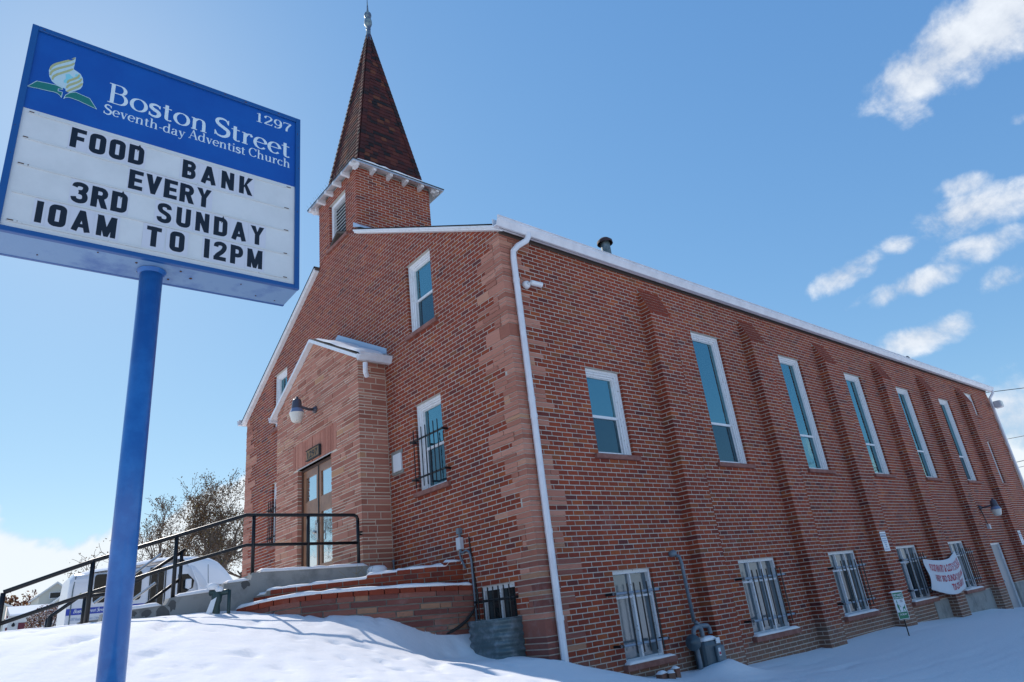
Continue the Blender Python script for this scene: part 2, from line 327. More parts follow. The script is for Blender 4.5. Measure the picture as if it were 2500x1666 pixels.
# ------------------------------------------------------------------ the snow-covered ground (one sheet to the horizon)
CTRL = [(6.64, -5.9, -1.95), (8, -3, -1.95), (5.2, -6.2, -1.58), (4.2, -4.8, -1.10), (2.6, -5.0, -.80), (.65, -4.73, -.55), (-.9, -4.4, -.2), (-2.2, -4.2, .03), (-3.2, -4.2, .075), (-3.2, -3.0, .075),
        (-3.0, -2.95, .06), (-2.6, -2.95, .0), (-2.2, -2.25, -.12), (-2.0, -1.6, -.18), (-1.75, -1.2, -.27), (-1.55, -.85, -.47), (-1.42, -.5, -.60), (-1.45, -.1, -.56), (-1.25, -.62, -.72), (-.9, -.7, -.86), (-.45, -.45, -.88), (.05, -.1, -.93),
        (0, 1.3, -1.30), (.05, 2.3, -1.42), (.0, 3.9, -1.53), (0, 6, -1.58), (0, 9.4, -1.54), (0, 12.5, -1.66), (0, 15.4, -1.72), (0, 18, -1.93), (0, 22.5, -2.05),
        (1.5, -1.5, -1.0), (.3, -2.2, -.74), (-.8, -2.6, -.42), (3.0, -1.2, -1.20), (3.5, 2, -1.62), (5.5, 0, -1.8), (4, 6, -1.8), (6, 10, -1.95), (4, 16, -2.0), (10, 5, -2.1),
        (2.2, -6.6, -1.1), (0, -6.5, -.6), (-2.5, -6.5, -.05), (-4.5, -6.5, .05), (-6.5, -4, .1), (-9, -3, .1), (-9, -7, 0), (-14, -3, .05), (-14, 3, .1), (-12, 8, .1), (-20, -2, .15), (-22, 8, .2), (-5, -10, -.4), (2, -10, -1.4), (7, -10, -2), (-25, -10, -.1),
        (12, -10, -2.1), (14, 20, -2.2), (0, 30, -2.2), (-14, 20, 0), (-40, 0, .3), (-40, 20, .4), (-60, 0, .6), (40, 20, -2.3), (40, -30, -2.3), (-40, -40, -.5), (0, 60, -2), (-60, 50, .5), (-100, 0, 1.0), (100, 0, -2.3), (0, -100, -1.5), (0, 120, -2)]
CT = np.array(CTRL)
_D = np.hypot(CT[:, 0][:, None] - CT[:, 0], CT[:, 1][:, None] - CT[:, 1])
_A = np.zeros((len(CT) + 1, len(CT) + 1)); _A[:-1, :-1] = -np.sqrt(_D ** 2 + .09) + np.eye(len(CT)) * .0; _A[-1, :-1] = 1; _A[:-1, -1] = 1
_W = np.linalg.solve(_A, np.append(CT[:, 2], 0))
def ground_z(x, y, detail=True):
    x = np.asarray(x, float); y = np.asarray(y, float); xc = np.clip(x, -100, 100); yc = np.clip(y, -100, 120)
    z = np.full(x.shape, _W[-1])
    for (a, b, _), w in zip(CTRL, _W[:-1]): z = z - w * np.sqrt((xc - a) ** 2 + (yc - b) ** 2 + .09)
    if detail:
        near = np.exp(-((x - 1) ** 2 + (y + 2) ** 2) / 160.)
        u = x * .35 + y * .94; v = -x * .94 + y * .35      # wind-ripples run across the slope
        rip = V1(u * 5.2 + 9, v * 1.9) * .018 + V2(u * 10, v * 3.4 + 4) * .011 + V3(x * .8, y * .8) * .02 + V1(u * 17, v * 7) * .004
        dim = np.clip(V2(u * 7.5 + 40, v * 2.6 + 7) - .31, 0, 1) * -.30 + np.clip(V3(u * 10 + 4, v * 3.6 + 70) - .31, 0, 1) * -.20
        z = z + near * (rip + dim)
        # small drift banked against the gas meter
        z = z + .20 * np.exp(-(((x - .42) / .30) ** 2 + ((y - 2.95) / .42) ** 2))
    return z
def axis(lo, hi, a, b, step, grow=1.16, mx=40):
    pts = list(np.arange(a, b, step)); s = step
    x = pts[-1]
    while x < hi: s = min(s * grow, mx); x += s; pts.append(x)
    s = step; x = a; left = []
    while x > lo: s = min(s * grow, mx); x -= s; left.append(x)
    return np.array(left[::-1] + pts)
gx = axis(-1500, 1500, -5.2, 7.8, .055, 1.12); gy = axis(-1500, 1500, -7.2, .6, .055, 1.10)
GX, GY = np.meshgrid(gx, gy); GZ = ground_z(GX, GY)
nx, ny = len(gx), len(gy)
me = bpy.data.meshes.new('snow_ground')
vv = np.stack([GX.ravel(), GY.ravel(), GZ.ravel()], 1)
idx = np.arange(nx * ny).reshape(ny, nx)
ff = np.stack([idx[:-1, :-1].ravel(), idx[:-1, 1:].ravel(), idx[1:, 1:].ravel(), idx[1:, :-1].ravel()], 1)
me.from_pydata(vv.tolist(), [], ff.tolist()); me.polygons.foreach_set('use_smooth', [True] * len(me.polygons)); me.materials.append(M['snow'])
go = bpy.data.objects.new('ground', me); attach(go, None); tag(go, 'snow covered lawn sloping down from the church to the street', kind='structure')
def gz(x, y): return float(ground_z(np.array([x]), np.array([y]))[0])

def snow_cap(pts, width, h, name='snow_cap', parent=None, seed=1, n=7, lumps=.25):
    """rounded strip of snow lying along a path; width horizontal across it"""
    P = [Vector(p) for p in pts]; Q = []
    for a, b in zip(P[:-1], P[1:]):
        k = max(1, int((b - a).length / .05))
        Q += [a.lerp(b, i / k) for i in range(k)]
    Q.append(P[-1]); mb = MB(); K = len(Q); rn = random.Random(seed); ph = rn.random() * 50
    base = 0
    for i, p in enumerate(Q):
        d = Q[min(i + 1, K - 1)] - Q[max(i - 1, 0)]; d.z = 0
        d = d.normalized() if d.length > 1e-6 else Vector((1, 0, 0)); s = Vector((d.y, -d.x, 0))
        en = min(1, min(i, K - 1 - i) / 1.6 + .35)
        nn = float(V1(i * .35 + ph, 3.3)) * 2
        for j in range(n):
            t = math.pi * j / (n - 1); w = width * .5 * (1 + .12 * nn)
            mb.v.append(tuple(p + s * (math.cos(t) * w) + Vector((0, 0, (math.sin(t) ** .75) * h * en * (1 + lumps * nn)))))
    for i in range(K - 1):
        for j in range(n - 1):
            a = i * n + j; mb.f.append((a, a + n, a + n + 1, a + 1)); mb.t.append(0); mb.m.append(0)
        mb.f.append((i * n, i * n + n - 1, (i + 1) * n + n - 1, (i + 1) * n)); mb.t.append(0); mb.m.append(0)
    mb.f.append(tuple(range(n))); mb.t.append(0); mb.m.append(0)
    mb.f.append(tuple(range((K - 1) * n, K * n))); mb.t.append(0); mb.m.append(0)
    return mb.build(name, M['snow'], parent, smooth=True)

# ------------------------------------------------------------------ the church
church = thing('church_building', (0, 0, -1.2), 'red brick church with stone corners, steep shingled steeple and stone entrance porch', 'church')
XC, XL, YB = -5.463, -10.926, 22.55; C = .069; SL = .53; ZE = 5.06
Pf = lambda u, z, d: (u, -d, z)
Ps = lambda u, z, d: (d, u, z)
POOLS = {}
class Pool:
    """collects prisms; the 300 that show largest become objects of their own"""
    def __init__(s, name, mt, tintscale=None): s.items = []; s.name = name; s.mt = mt; s.part = 0
    def add(s, corners, tint, parent, faces=(0, 2, 3, 4, 5), vis=1.):
        a, b, c, d = [Vector(x) for x in corners[:4]]
        ctr = (a + b + c + d) / 4; w = Vector(CAM) - ctr; dist = w.length
        nrm = (b - a).cross(d - a); area = nrm.length; fac = max(0., nrm.normalized().dot(w / dist)) if area > 1e-9 else 0
        s.items.append((area * fac / dist ** 2 * vis, corners, tint, parent, faces))
    def flush(s, stuffname, limit=300, mx=None):
        s.items.sort(key=lambda i: -i[0]); rest = {}
        for k, (sz, cs, tint, par, fc) in enumerate(s.items):
            if k < limit:
                mb = MB(); mb.hexa(cs, tint, 0, fc); c = sum((Vector(x) for x in cs), Vector()) / 8
                mb.build(s.name, s.mt, par, pos=c, tint=True)
            else: rest.setdefault(par.name, (par, MB()))[1].hexa(cs, tint, 0, fc)
        for par, mb in rest.values(): o = mb.build(stuffname, s.mt, par, tint=True); o['kind'] = 'stuff'
BR = Pool('brick', M['brick']); ST = Pool('stone', M['stone']); STR = Pool('red_stone', M['stone_red'])

def spans(zb, zt, base, holes):
    """base(z)->(a,b) ; returns trapezoids (a_b,a_t,b_b,b_t,endA,endB) after cutting the holes"""
    a0, b0 = base(zb); a1, b1 = base(zt)
    if b0 - a0 < .02: return []
    if b1 < a1: a1 = b1 = (a1 + b1) / 2
    segs = [(a0, a1, b0, b1, 0, 0)]; zc = (zb + zt) / 2
    for hu0, hu1, hz0, hz1 in holes:
        if not (hz0 - .001 < zc < hz1 + .001): continue
        out = []
        for (p, q, r, s_, ea, eb) in segs:
            if hu1 <= min(p, q) or hu0 >= max(r, s_): out.append((p, q, r, s_, ea, eb)); continue
            if hu0 > min(p, q): out.append((p, q, hu0, hu0, ea, 1))
            if hu1 < max(r, s_): out.append((hu1, hu1, r, s_, 1, eb))
        segs = out
    return segs
def brickwork(parent, P, k0, k1, base, holes, phase=0., L=.2032, mj=.0135, cornerA=None, cornerB=None, tintf=None, c=C, zo=0., pool=None, d0=0.):
    pool = pool or BR
    for k in range(k0, k1):
        zb, zt = zo + k * c, zo + (k + 1) * c
        for (ab, at, bb, bt, ea, eb) in spans(zb, zt, base, holes):
            lo, hi = min(ab, at), max(bb, bt); off = phase + (k % 2) * L / 2
            j = math.floor((lo - off) / L); u = off + j * L; first = True
            cuts = []
            while u < hi:
                s, e = max(u, lo), min(u + L, hi)
                if e - s > .035: cuts.append([s, e])
                elif cuts and e >= hi - 1e-6: cuts[-1][1] = e
                elif not cuts: u0 = s
                u += L
            if not cuts: continue
            cuts[0][0] = lo; cuts[-1][1] = hi
            for i, (s, e) in enumerate(cuts):
                h = mj / 2; sl = s + (0 if (i == 0) else h); el = e - (0 if i == len(cuts) - 1 else h)
                dep = .05; dep2 = .05
                if i == 0 and ea: dep = .105
                if i == len(cuts) - 1 and eb: dep = .105
                if i == 0 and not ea and cornerA is not None: dep = cornerA[k % 2]
                if i == len(cuts) - 1 and not eb and cornerB is not None: dep = cornerB[k % 2]
                j_ = R.uniform(-.0010, .0014) + d0; jz = R.uniform(-.0012, .0012); z0_, z1_ = zb + h + jz, zt - h + jz
                # slanted ends follow the rake
                sb = sl if i else (ab if at != ab else sl); st_ = sl if i else (at if at != ab else sl)
                eb_ = el if i < len(cuts) - 1 else (bb if bt != bb else el); et_ = el if i < len(cuts) - 1 else (bt if bt != bb else el)
                if eb_ - sb < .01 and et_ - st_ < .01: continue
                if et_ < st_: et_ = st_ + .001
                if eb_ < sb: eb_ = sb + .001
                cs = [P(sb, z0_, j_), P(eb_, z0_, j_), P(et_, z1_, j_), P(st_, z1_, j_), P(sb, z0_, d0 - dep), P(eb_, z0_, d0 - dep), P(et_, z1_, d0 - dep), P(st_, z1_, d0 - dep)]
                t = R.random() if tintf is None else tintf(s, zb)
                pool.add(cs, t, parent)
def backing(name, P, zlist, base, holes, parent, d=-.0028, rev=.16, mt=None):
    """mortar sheet behind the bricks with returns round each opening"""
    mb = MB(); zs = sorted(set([z for z in zlist] + [h[2] for h in holes] + [h[3] for h in holes]))
    zs = [z for z in zs if zlist[0] <= z <= zlist[-1]]
    for zb, zt in zip(zs[:-1], zs[1:]):
        if zt - zb < 1e-5: continue
        for (ab, at, bb, bt, ea, eb) in spans(zb, zt, base, holes): mb.poly([P(ab, zb, d), P(bb, zb, d), P(bt, zt, d), P(at, zt, d)])
    for (u0, u1, z0, z1) in holes:
        e = -.005
        u0, u1, z0, z1 = u0 + e, u1 - e, z0, z1
        for (a, b) in (((u0, z0), (u0, z1)), ((u0, z1), (u1, z1)), ((u1, z1), (u1, z0)), ((u1, z0), (u0, z0))):
            mb.poly([P(a[0], a[1], d), P(b[0], b[1], d), P(b[0], b[1], -rev), P(a[0], a[1], -rev)])
    return mb.build(name, mt or M['mortar'], parent)
K = lambda z: round(z / C)
def snap(z): return K(z) * C

# openings (u0,u1,z0,z1)
F_up = (-2.671, -1.867, snap(4.351), snap(5.715)); F_lo = (-2.671, -1.867, snap(1.60), snap(3.03))
G_up = (-9.059, -8.255, *F_up[2:]); G_lo = (-9.059, -8.255, *F_lo[2:])
F_ba = (-1.276, -.508, -.92, 0 * C)
LOUV = (XC + .03 - .40, XC + .03 + .42, snap(7.76), snap(8.93))
vx0, vx1, VD = -7.345, -3.581, .556
front_holes = [F_up, F_lo, G_up, G_lo, F_ba]
S_holes = [(1.46, 2.27, snap(1.656), snap(3.036))]
TALL = [(5.06), (8.26), (11.40), (14.54), (17.70)]
tall = [(c - .475, c + .475, snap(1.656), snap(4.19)) for c in TALL]
small = [(1.342, 2.189), (4.43, 5.63), (7.575, 8.775), (10.77, 11.97), (13.98, 15.12)]
base_w = [(a, b, -16.5 * C, 0.) for a, b in small]
base_w = [(a, b, -17 * C, 0.) for a, b in small]
DOOR2 = (17.15, 18.10, -2.3, snap(-.14)); W6 = (19.98, 20.79, snap(3.93), snap(4.72)); W7 = (19.98, 20.80, snap(1.66), snap(3.02))
side_holes = S_holes + tall + base_w + [DOOR2, W6, W7]

KT = 108
def front_base(z):
    if z <= ZE: return (XL, 0.)
    return (XL + (z - ZE) / SL, -(z - ZE) / SL)
wall_f = backing('wall', Pf, [-1.3, ZE, 5.5, 6, 6.5, 7, KT * C], front_base, front_holes, church)
wall_s = backing('wall', Ps, [-2.4, 5.1], lambda z: (0., YB), side_holes, church)

# quoin stones at the two front corners and the far side corner
def quoins(ztop, zbot):
    k = K(zbot); exF = {}; exS = {}; groups = []; alt = 0
    while k * C < ztop:
        n = R.choice((1, 2, 2, 3)); low = k * C < 0.8
        f = R.uniform(.45, .80) if alt else R.uniform(.18, .48); s = R.uniform(.22, .42) if alt else R.uniform(.42, .72)
        if low: f += .05; s += .06
        if k * C < -.05: f = min(f, .45)
        for i in range(n): exF[k + i] = f; exS[k + i] = s
        groups.append((k, n, f, s, alt)); k += n; alt ^= 1 if R.random() < .85 else 0
    return exF, exS, groups
exF, exS, QG = quoins(5.0, -1.5)
exL, _, QL = quoins(5.0, -.3)
exB = {}
def quoin_stone(P, u0, u1, z0, z1, dep, parent, out=.006, pool=ST, tint=None):
    j = R.uniform(-.002, .008) + out; g = .0065
    ta = R.uniform(-.006, .006)
    cs = [P(u0 + (g if 1 else 0), z0 + g, j), P(u1 - g, z0 + g, j + ta), P(u1 - g, z1 - g, j + ta * .5), P(u0 + g, z1 - g, j), P(u0 + g, z0 + g, -dep), P(u1 - g, z0 + g, -dep), P(u1 - g, z1 - g, -dep), P(u0 + g, z1 - g, -dep)]
    pool.add(cs, R.random() if tint is None else tint, parent)
wall_q = MB()
for (k, n, f, s, alt) in QG:
    H = n * C; lay = [H] if (n == 1 or R.random() < .12) else ([H * R.uniform(.35, .65)] if n == 2 else [H * R.uniform(.25, .4), H * R.uniform(.25, .4)])
    if sum(lay) < H: lay.append(H - sum(lay))
    z = k * C
    for h in lay:
        if h < .03: h = .03
        top = min(z + h, 5.03)
        if top - z < .02: break
        # front face piece(s) reach the corner, the side face piece starts behind them
        wf = R.random() < .5; dp = .16
        red = z < .35; pool = STR if (red and R.random() < .95) else ST
        if wf:
            if f > .45 and R.random() < .6:
                c_ = -R.uniform(.2, f - .18); quoin_stone(Pf, c_, 0.011, z, top, dp, wall_f, pool=pool); quoin_stone(Pf, -f, c_, z, top, .07, wall_f, pool=pool)
            else: quoin_stone(Pf, -f, .011, z, top, dp, wall_f, pool=pool)
            if s > dp + .06: quoin_stone(Ps, dp + .002, s, z, top, .07, wall_s, pool=pool)
        else:
            if s > .42 and R.random() < .6:
                c_ = R.uniform(.2, s - .15); quoin_stone(Ps, -.011, c_, z, top, dp, wall_s, pool=pool); quoin_stone(Ps, c_, s, z, top, .07, wall_s, pool=pool)
            else: quoin_stone(Ps, -.011, s, z, top, dp, wall_s, pool=pool)
            if f > dp + .06: quoin_stone(Pf, -f, -dp - .002, z, top, .07, wall_f, pool=pool)
        z = top
for (k, n, f, s, alt) in QL:
    z = k * C
    for h in ([n * C] if n == 1 else [n * C * .5] * 2): quoin_stone(Pf, XL - .01, XL + f, z, z + h, .12, wall_f); z += h
for k in range(K(-1.9), K(4.9), 2):
    if R.random() < .5: exB[k] = exB[k + 1] = e_ = R.uniform(.12, .3); quoin_stone(Ps, YB - e_, YB + .01, k * C, (k + 2) * C, .1, wall_s)

def fb(z):
    a, b = front_base(z); k = int(math.floor(z / C + 1e-6))
    return a, b
class RowBase:
    def __init__(s, fn): s.fn = fn
def front_row_base(k):
    def f(z):
        a, b = front_base(z)
        if k in exF and ZE > z: b = min(b, -exF[k])
        if k in exL and ZE > z: a = max(a, XL + exL[k])
        return a, b
    return f
def bloom(u, z):
    return R.random()
porch_hide = (vx0 + .05, vx1 - .05, -2, 4.0)
for k in range(K(-1.3), K(ZE + 5.463 * SL) + 1):
    zc = (k + .5) * C
    if k >= KT: continue
    brickwork(wall_f, Pf, k, k + 1, front_row_base(k), front_holes + [porch_hide])
# side wall: quoins at the near corner, pale footing courses
for k in range(K(-2.1), K(5.06)):
    def sb_(z, k=k): return (exS.get(k, 0) if z < 5.0 else 0., YB - exB.get(k, 0.))
    hol = list(side_holes)
    if k * C < -1.26: hol.append((11.9, YB + 1, -3, -1.26))
    brickwork(wall_s, Ps, k, k + 1, sb_, hol, phase=.05)
mb = MB(); mb.box(Ps, 11.9, DOOR2[0] - .0, -2.6, -1.26, -.1, .012); mb.box(Ps, DOOR2[1], YB + .01, -2.6, -1.26, -.1, .012); mb.build('concrete_footing', M['concrete'], wall_s)

# pilasters
for i, y0 in enumerate((3.175, 6.40, 9.60, 12.765, 15.88, 19.11)):
    y1 = y0 + .60; PD = .196; zt0 = 4.25; zt1 = 4.78
    b = MB(); e = .003
    b.box(Ps, y0 + e, y1 - e, -2.4, zt0, -.02, PD - e, faces=(0, 2, 3, 4, 5))
    b.hexa([Ps(y0 + e, zt0, PD - e), Ps(y1 - e, zt0, PD - e), Ps(y1 - e, zt1, 0), Ps(y0 + e, zt1, 0), Ps(y0 + e, zt0, -.02), Ps(y1 - e, zt0, -.02), Ps(y1 - e, zt1, -.02), Ps(y0 + e, zt1, -.02)])
    pil = b.build('pilaster', M['mortar'], church)
    Pp = lambda u, z, d: (PD + d, u, z)
    brickwork(pil, Pp, K(-2.0), K(zt0), lambda z: (y0, y1), [], phase=y0 - .1016 * 0, cornerA=(.096, PD), cornerB=(.096, PD))
    Pl = lambda u, z, d: (u, y0 - d, z); Pr = lambda u, z, d: (-u, y1 + d, z)
    for k in range(K(-2.0), K(zt1)):
        wtop = PD if (k + 1) * C <= zt0 else max(0, PD * (zt1 - (k + .5) * C) / (zt1 - zt0))
        if k % 2 == 0 or (k + 1) * C > zt0:
            x1 = (PD - .107) if (k + 1) * C <= zt0 + .001 else wtop
            if x1 > .03:
                for PP, uu0, uu1 in ((Pl, .0, x1), (Pr, -x1, 0)):
                    h = .0065; z0_, z1_ = k * C + h, (k + 1) * C - h; dd = R.uniform(-.001, .001)
                    BR.add([PP(uu0, z0_, dd), PP(uu1, z0_, dd), PP(uu1, z1_, dd), PP(uu0, z1_, dd), PP(uu0, z0_, -.04), PP(uu1, z0_, -.04), PP(uu1, z1_, -.04), PP(uu0, z1_, -.04)], R.random(), pil)
    # sloping red cap of bricks laid on the weathering
    nrow = 7
    for r_ in range(nrow):
        za, zb_ = zt0 + (zt1 - zt0) * r_ / nrow, zt0 + (zt1 - zt0) * (r_ + 1) / nrow
        da, db = PD * (1 - r_ / nrow), PD * (1 - (r_ + 1) / nrow); u = y0 + (0 if r_ % 2 else .07); ua = y0
        while ua < y1 - .01:
            ue = min(u + .1, y1) if u > y0 else y0 + .1
            if y1 - ue < .04: ue = y1
            g = .0055; o_ = .004 + R.uniform(0, .004)
            if ue - ua > .02:
                BR.add([Ps(ua + g, za + g, da + o_), Ps(ue - g, za + g, da + o_), Ps(ue - g, zb_ - g, db + o_), Ps(ua + g, zb_ - g, db + o_), Ps(ua + g, za + g, da - .02), Ps(ue - g, za + g, da - .02), Ps(ue - g, zb_ - g, db - .02), Ps(ua + g, zb_ - g, db - .02)], R.choice((.14, .22, .30)), pil)
            ua = ue; u = ue

# plain sides that the picture does not show
mb = MB(); Pw = lambda u, z, d: (XL - d, -u, z); Pb = lambda u, z, d: (-u, YB + d, z)
mb.box(Pw, -YB, 0, -1.5, 5.05, -.2, 0, faces=(0,)); mb.build('wall', M['mortar'], church)
mb = MB(); mb.poly([(0, YB, -2.4), (XL, YB, -2.4), (XL, YB, ZE), (XC, YB, ZE + 5.463 * SL), (0, YB, ZE)]); mb.build('wall', M['mortar'], church)

# roof, rake boards, gutters
rz = ZE + 5.463 * SL; TXE = (-4.478, -6.392)
mb = MB()
for sgn in (1, -1):
    x0 = XC; xe = (0.16 if sgn > 0 else XL - .16); ze = ZE - .16 * SL + .0
    for (th0, th1, mi) in ((.02, .068, 0), (.068, .085, 1)):
        cs = []
        for (xi, y0_, y1_) in ((x0, .001, YB + .2), (TXE[0] if sgn > 0 else TXE[1], -.10 - (.035 if mi else 0), .001)):
            zi = rz - abs(xi - x0) * SL
            a = [(xi, y0_, zi + th0), (xe, y0_, ze + th0), (xe, y1_, ze + th0), (xi, y1_, zi + th0)]; b_ = [(p[0], p[1], p[2] + th1 - th0) for p in a]
            mb.hexa(b_ + a, 0, mi)
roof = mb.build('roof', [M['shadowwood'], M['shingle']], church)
mb = MB()
for sgn in (1, -1):
    xe = (0.12 if sgn > 0 else XL - .12); ze = ZE - .12 * SL
    if sgn > 0: xs, zs_ = -4.46, ZE + 4.46 * SL
    else: xs, zs_ = -6.42, ZE + 4.506 * SL
    for (dz0, dz1, dy) in ((-.012, .058, .10), (.020, .066, .125)):
        a = [(xs, -dy, zs_ + dz0), (xe, -dy, ze + dz0), (xe, -.002, ze + dz0), (xs, -.002, zs_ + dz0)]; b_ = [(p[0], p[1], p[2] + dz1 - dz0) for p in a]
        mb.hexa([a[0], a[1], b_[1], b_[0], a[3], a[2], b_[2], b_[3]], 0, 0)
mb.build('rake_board', M['white'], church, bevel=.006)
def gutter(mb, p0, p1, out, s=1.):
    """K-profile trough from p0 to p1 (top back edge), opening outwards along 'out'"""
    p0, p1, o = Vector(p0), Vector(p1), Vector(out)
    prof = [(0, 0), (0, -.125), (.075, -.125), (.10, -.075), (.12, -.045), (.12, -.01), (.135, -.005), (.135, 0.004), (.11, .004), (.11, -.035), (.075, -.11), (.01, -.11), (.01, 0)]
    n = len(prof); b = len(mb.v); sag = 8
    for i in range(sag + 1):
        p = p0.lerp(p1, i / sag)
        for a, h in prof: mb.v.append(tuple(p + o * a * s + Vector((0, 0, h * s))))
    for i in range(sag):
        for j in range(n): mb.f.append((b + i * n + j, b + i * n + (j + 1) % n, b + (i + 1) * n + (j + 1) % n, b + (i + 1) * n + j)); mb.t.append(0); mb.m.append(0)
    for i, rv in ((0, 1), (sag, 0)):
        q = [b + i * n + j for j in range(n)]; mb.f.append(tuple(q[::-1] if rv else q)); mb.t.append(0); mb.m.append(0)
mb = MB(); gutter(mb, (.11, -.19, 5.145), (.11, YB + .16, 5.105), (1, 0, 0), 1.15); gut = mb.build('gutter', M['gutter'], church)
mb = MB(); gutter(mb, (XL - .11, -.19, 5.145), (XL - .11, YB + .16, 5.1), (-1, 0, 0), 1.15); mb.build('gutter', M['gutter'], church)
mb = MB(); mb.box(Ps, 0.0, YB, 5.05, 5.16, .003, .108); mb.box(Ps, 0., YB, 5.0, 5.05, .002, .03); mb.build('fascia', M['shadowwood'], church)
def downspout(pts, name='downspout', w=.075, dth=.055, joints=()):
    mb = MB(); mb2 = pts
    prof = 4
    P = [Vector(p) for p in pts]
    for a, b in zip(P[:-1], P[1:]):
        pass
    mb.tube(P, [.047] * len(P), 8)
    for j in joints: mb.tube([(j[0], j[1], j[2] + .03), (j[0], j[1], j[2] - .03)], .052, 8)
    return mb.build(name, M['gutter'], church)
downspout([(.20, .44, 5.03), (.20, .43, 4.97), (.19, .40, 4.90), (.12, .26, 4.80), (.075, .20, 4.72), (.07, .19, 4.6), (.07, .19, 2), (.07, .185, -1.15)], joints=[(.07, .19, 4.22), (.07, .19, 2.35), (.07, .19, 2.1), (.07, .19, .55), (.07, .19, -.5)])
downspout([(.20, YB + .05, 5.0), (.20, YB + .05, 4.9), (.07, YB - .06, 4.72), (.07, YB - .08, 4.6), (.07, YB - .08, -2)], joints=[(.07, YB - .08, 3.0), (.07, YB - .08, .5)])

# windows -----------------------------------------------------------
def window(P, h, sill=True, meet=.47, lowmat='glasslow', upmat='glass', snow=False, paint='white', parent=None, rec=.075):
    u0, u1, z0, z1 = h; parent = parent or church
    mb = MB(); w = .085
    def ring(a0, a1, b0, b1, wd, d0, d1, m_=mb):
        m_.box(P, a0, a0 + wd, b0, b1, d0, d1); m_.box(P, a1 - wd, a1, b0, b1, d0, d1)
        m_.box(P, a0 + wd, a1 - wd, b1 - wd, b1, d0, d1); m_.box(P, a0 + wd, a1 - wd, b0, b0 + wd * .6, d0, d1)
    ring(u0, u1, z0, z1, .045, -.16, -rec + .025); ring(u0 + .040, u1 - .040, z0 + .002, z1 - .040, .035, -.16, -rec + .002); ring(u0 + .070, u1 - .070, z0 + .002, z1 - .070, .035, -.16, -rec - .022)
    fr = mb.build('window', M[paint], parent, bevel=.004)
    zm = z0 + (z1 - z0) * meet; a, b = u0 + .085, u1 - .085
    up_ = MB(); low = MB()
    ring(a, b, zm - .02, z1 - .085, .030, -.155, -rec - .045, up_); ring(a, b, z0 + .05, zm + .015, .034, -.16, -rec - .062, low)
    low.box(P, a, b, zm - .012, zm + .028, -.16, -rec - .055)
    up_.build('sash', M['white'], fr, bevel=.003); low.build('sash', M['white'], fr, bevel=.003)
    g = MB(); g.box(P, a + .028, b - .028, zm, z1 - .113, -.15, -.142, faces=(0,)); g.build('pane', M[upmat], fr)
    g = MB(); g.box(P, a + .032, b - .032, z0 + .07, zm, -.158, -.15, faces=(0,)); g.build('pane', M[lowmat], fr)
    g = MB(); g.box(P, u0 - .01, u1 + .01, z0 - .01, z1 + .01, -.22, -.2); g.build('backing', M['dark'], fr)
    if sill:
        s = MB(); s.box(P, u0 - .10, u1 + .10, z0 - .078, z0 - .004, -.16, .055); s.build('sill', M['sill'], fr, bevel=.008)
    if snow: snow_cap([P(u0 - .02, z0 - .004, .0), P(u1 + .02, z0 - .004, .0)], .10, .035, parent=fr, seed=int(u0 * 10) + 50)
    return fr
w1 = window(Pf, F_up); w2 = window(Pf, F_lo); window(Pf, G_up); window(Pf, G_lo)
window(Ps, S_holes[0], paint='peel', meet=.45)
for i, h in enumerate(tall): window(Ps, h, paint='peel', meet=.30, lowmat=('glasslow', 'glass', 'glass', 'glass', 'glasslow')[i])
window(Ps, W6, paint='peel'); window(Ps, W7, paint='peel')

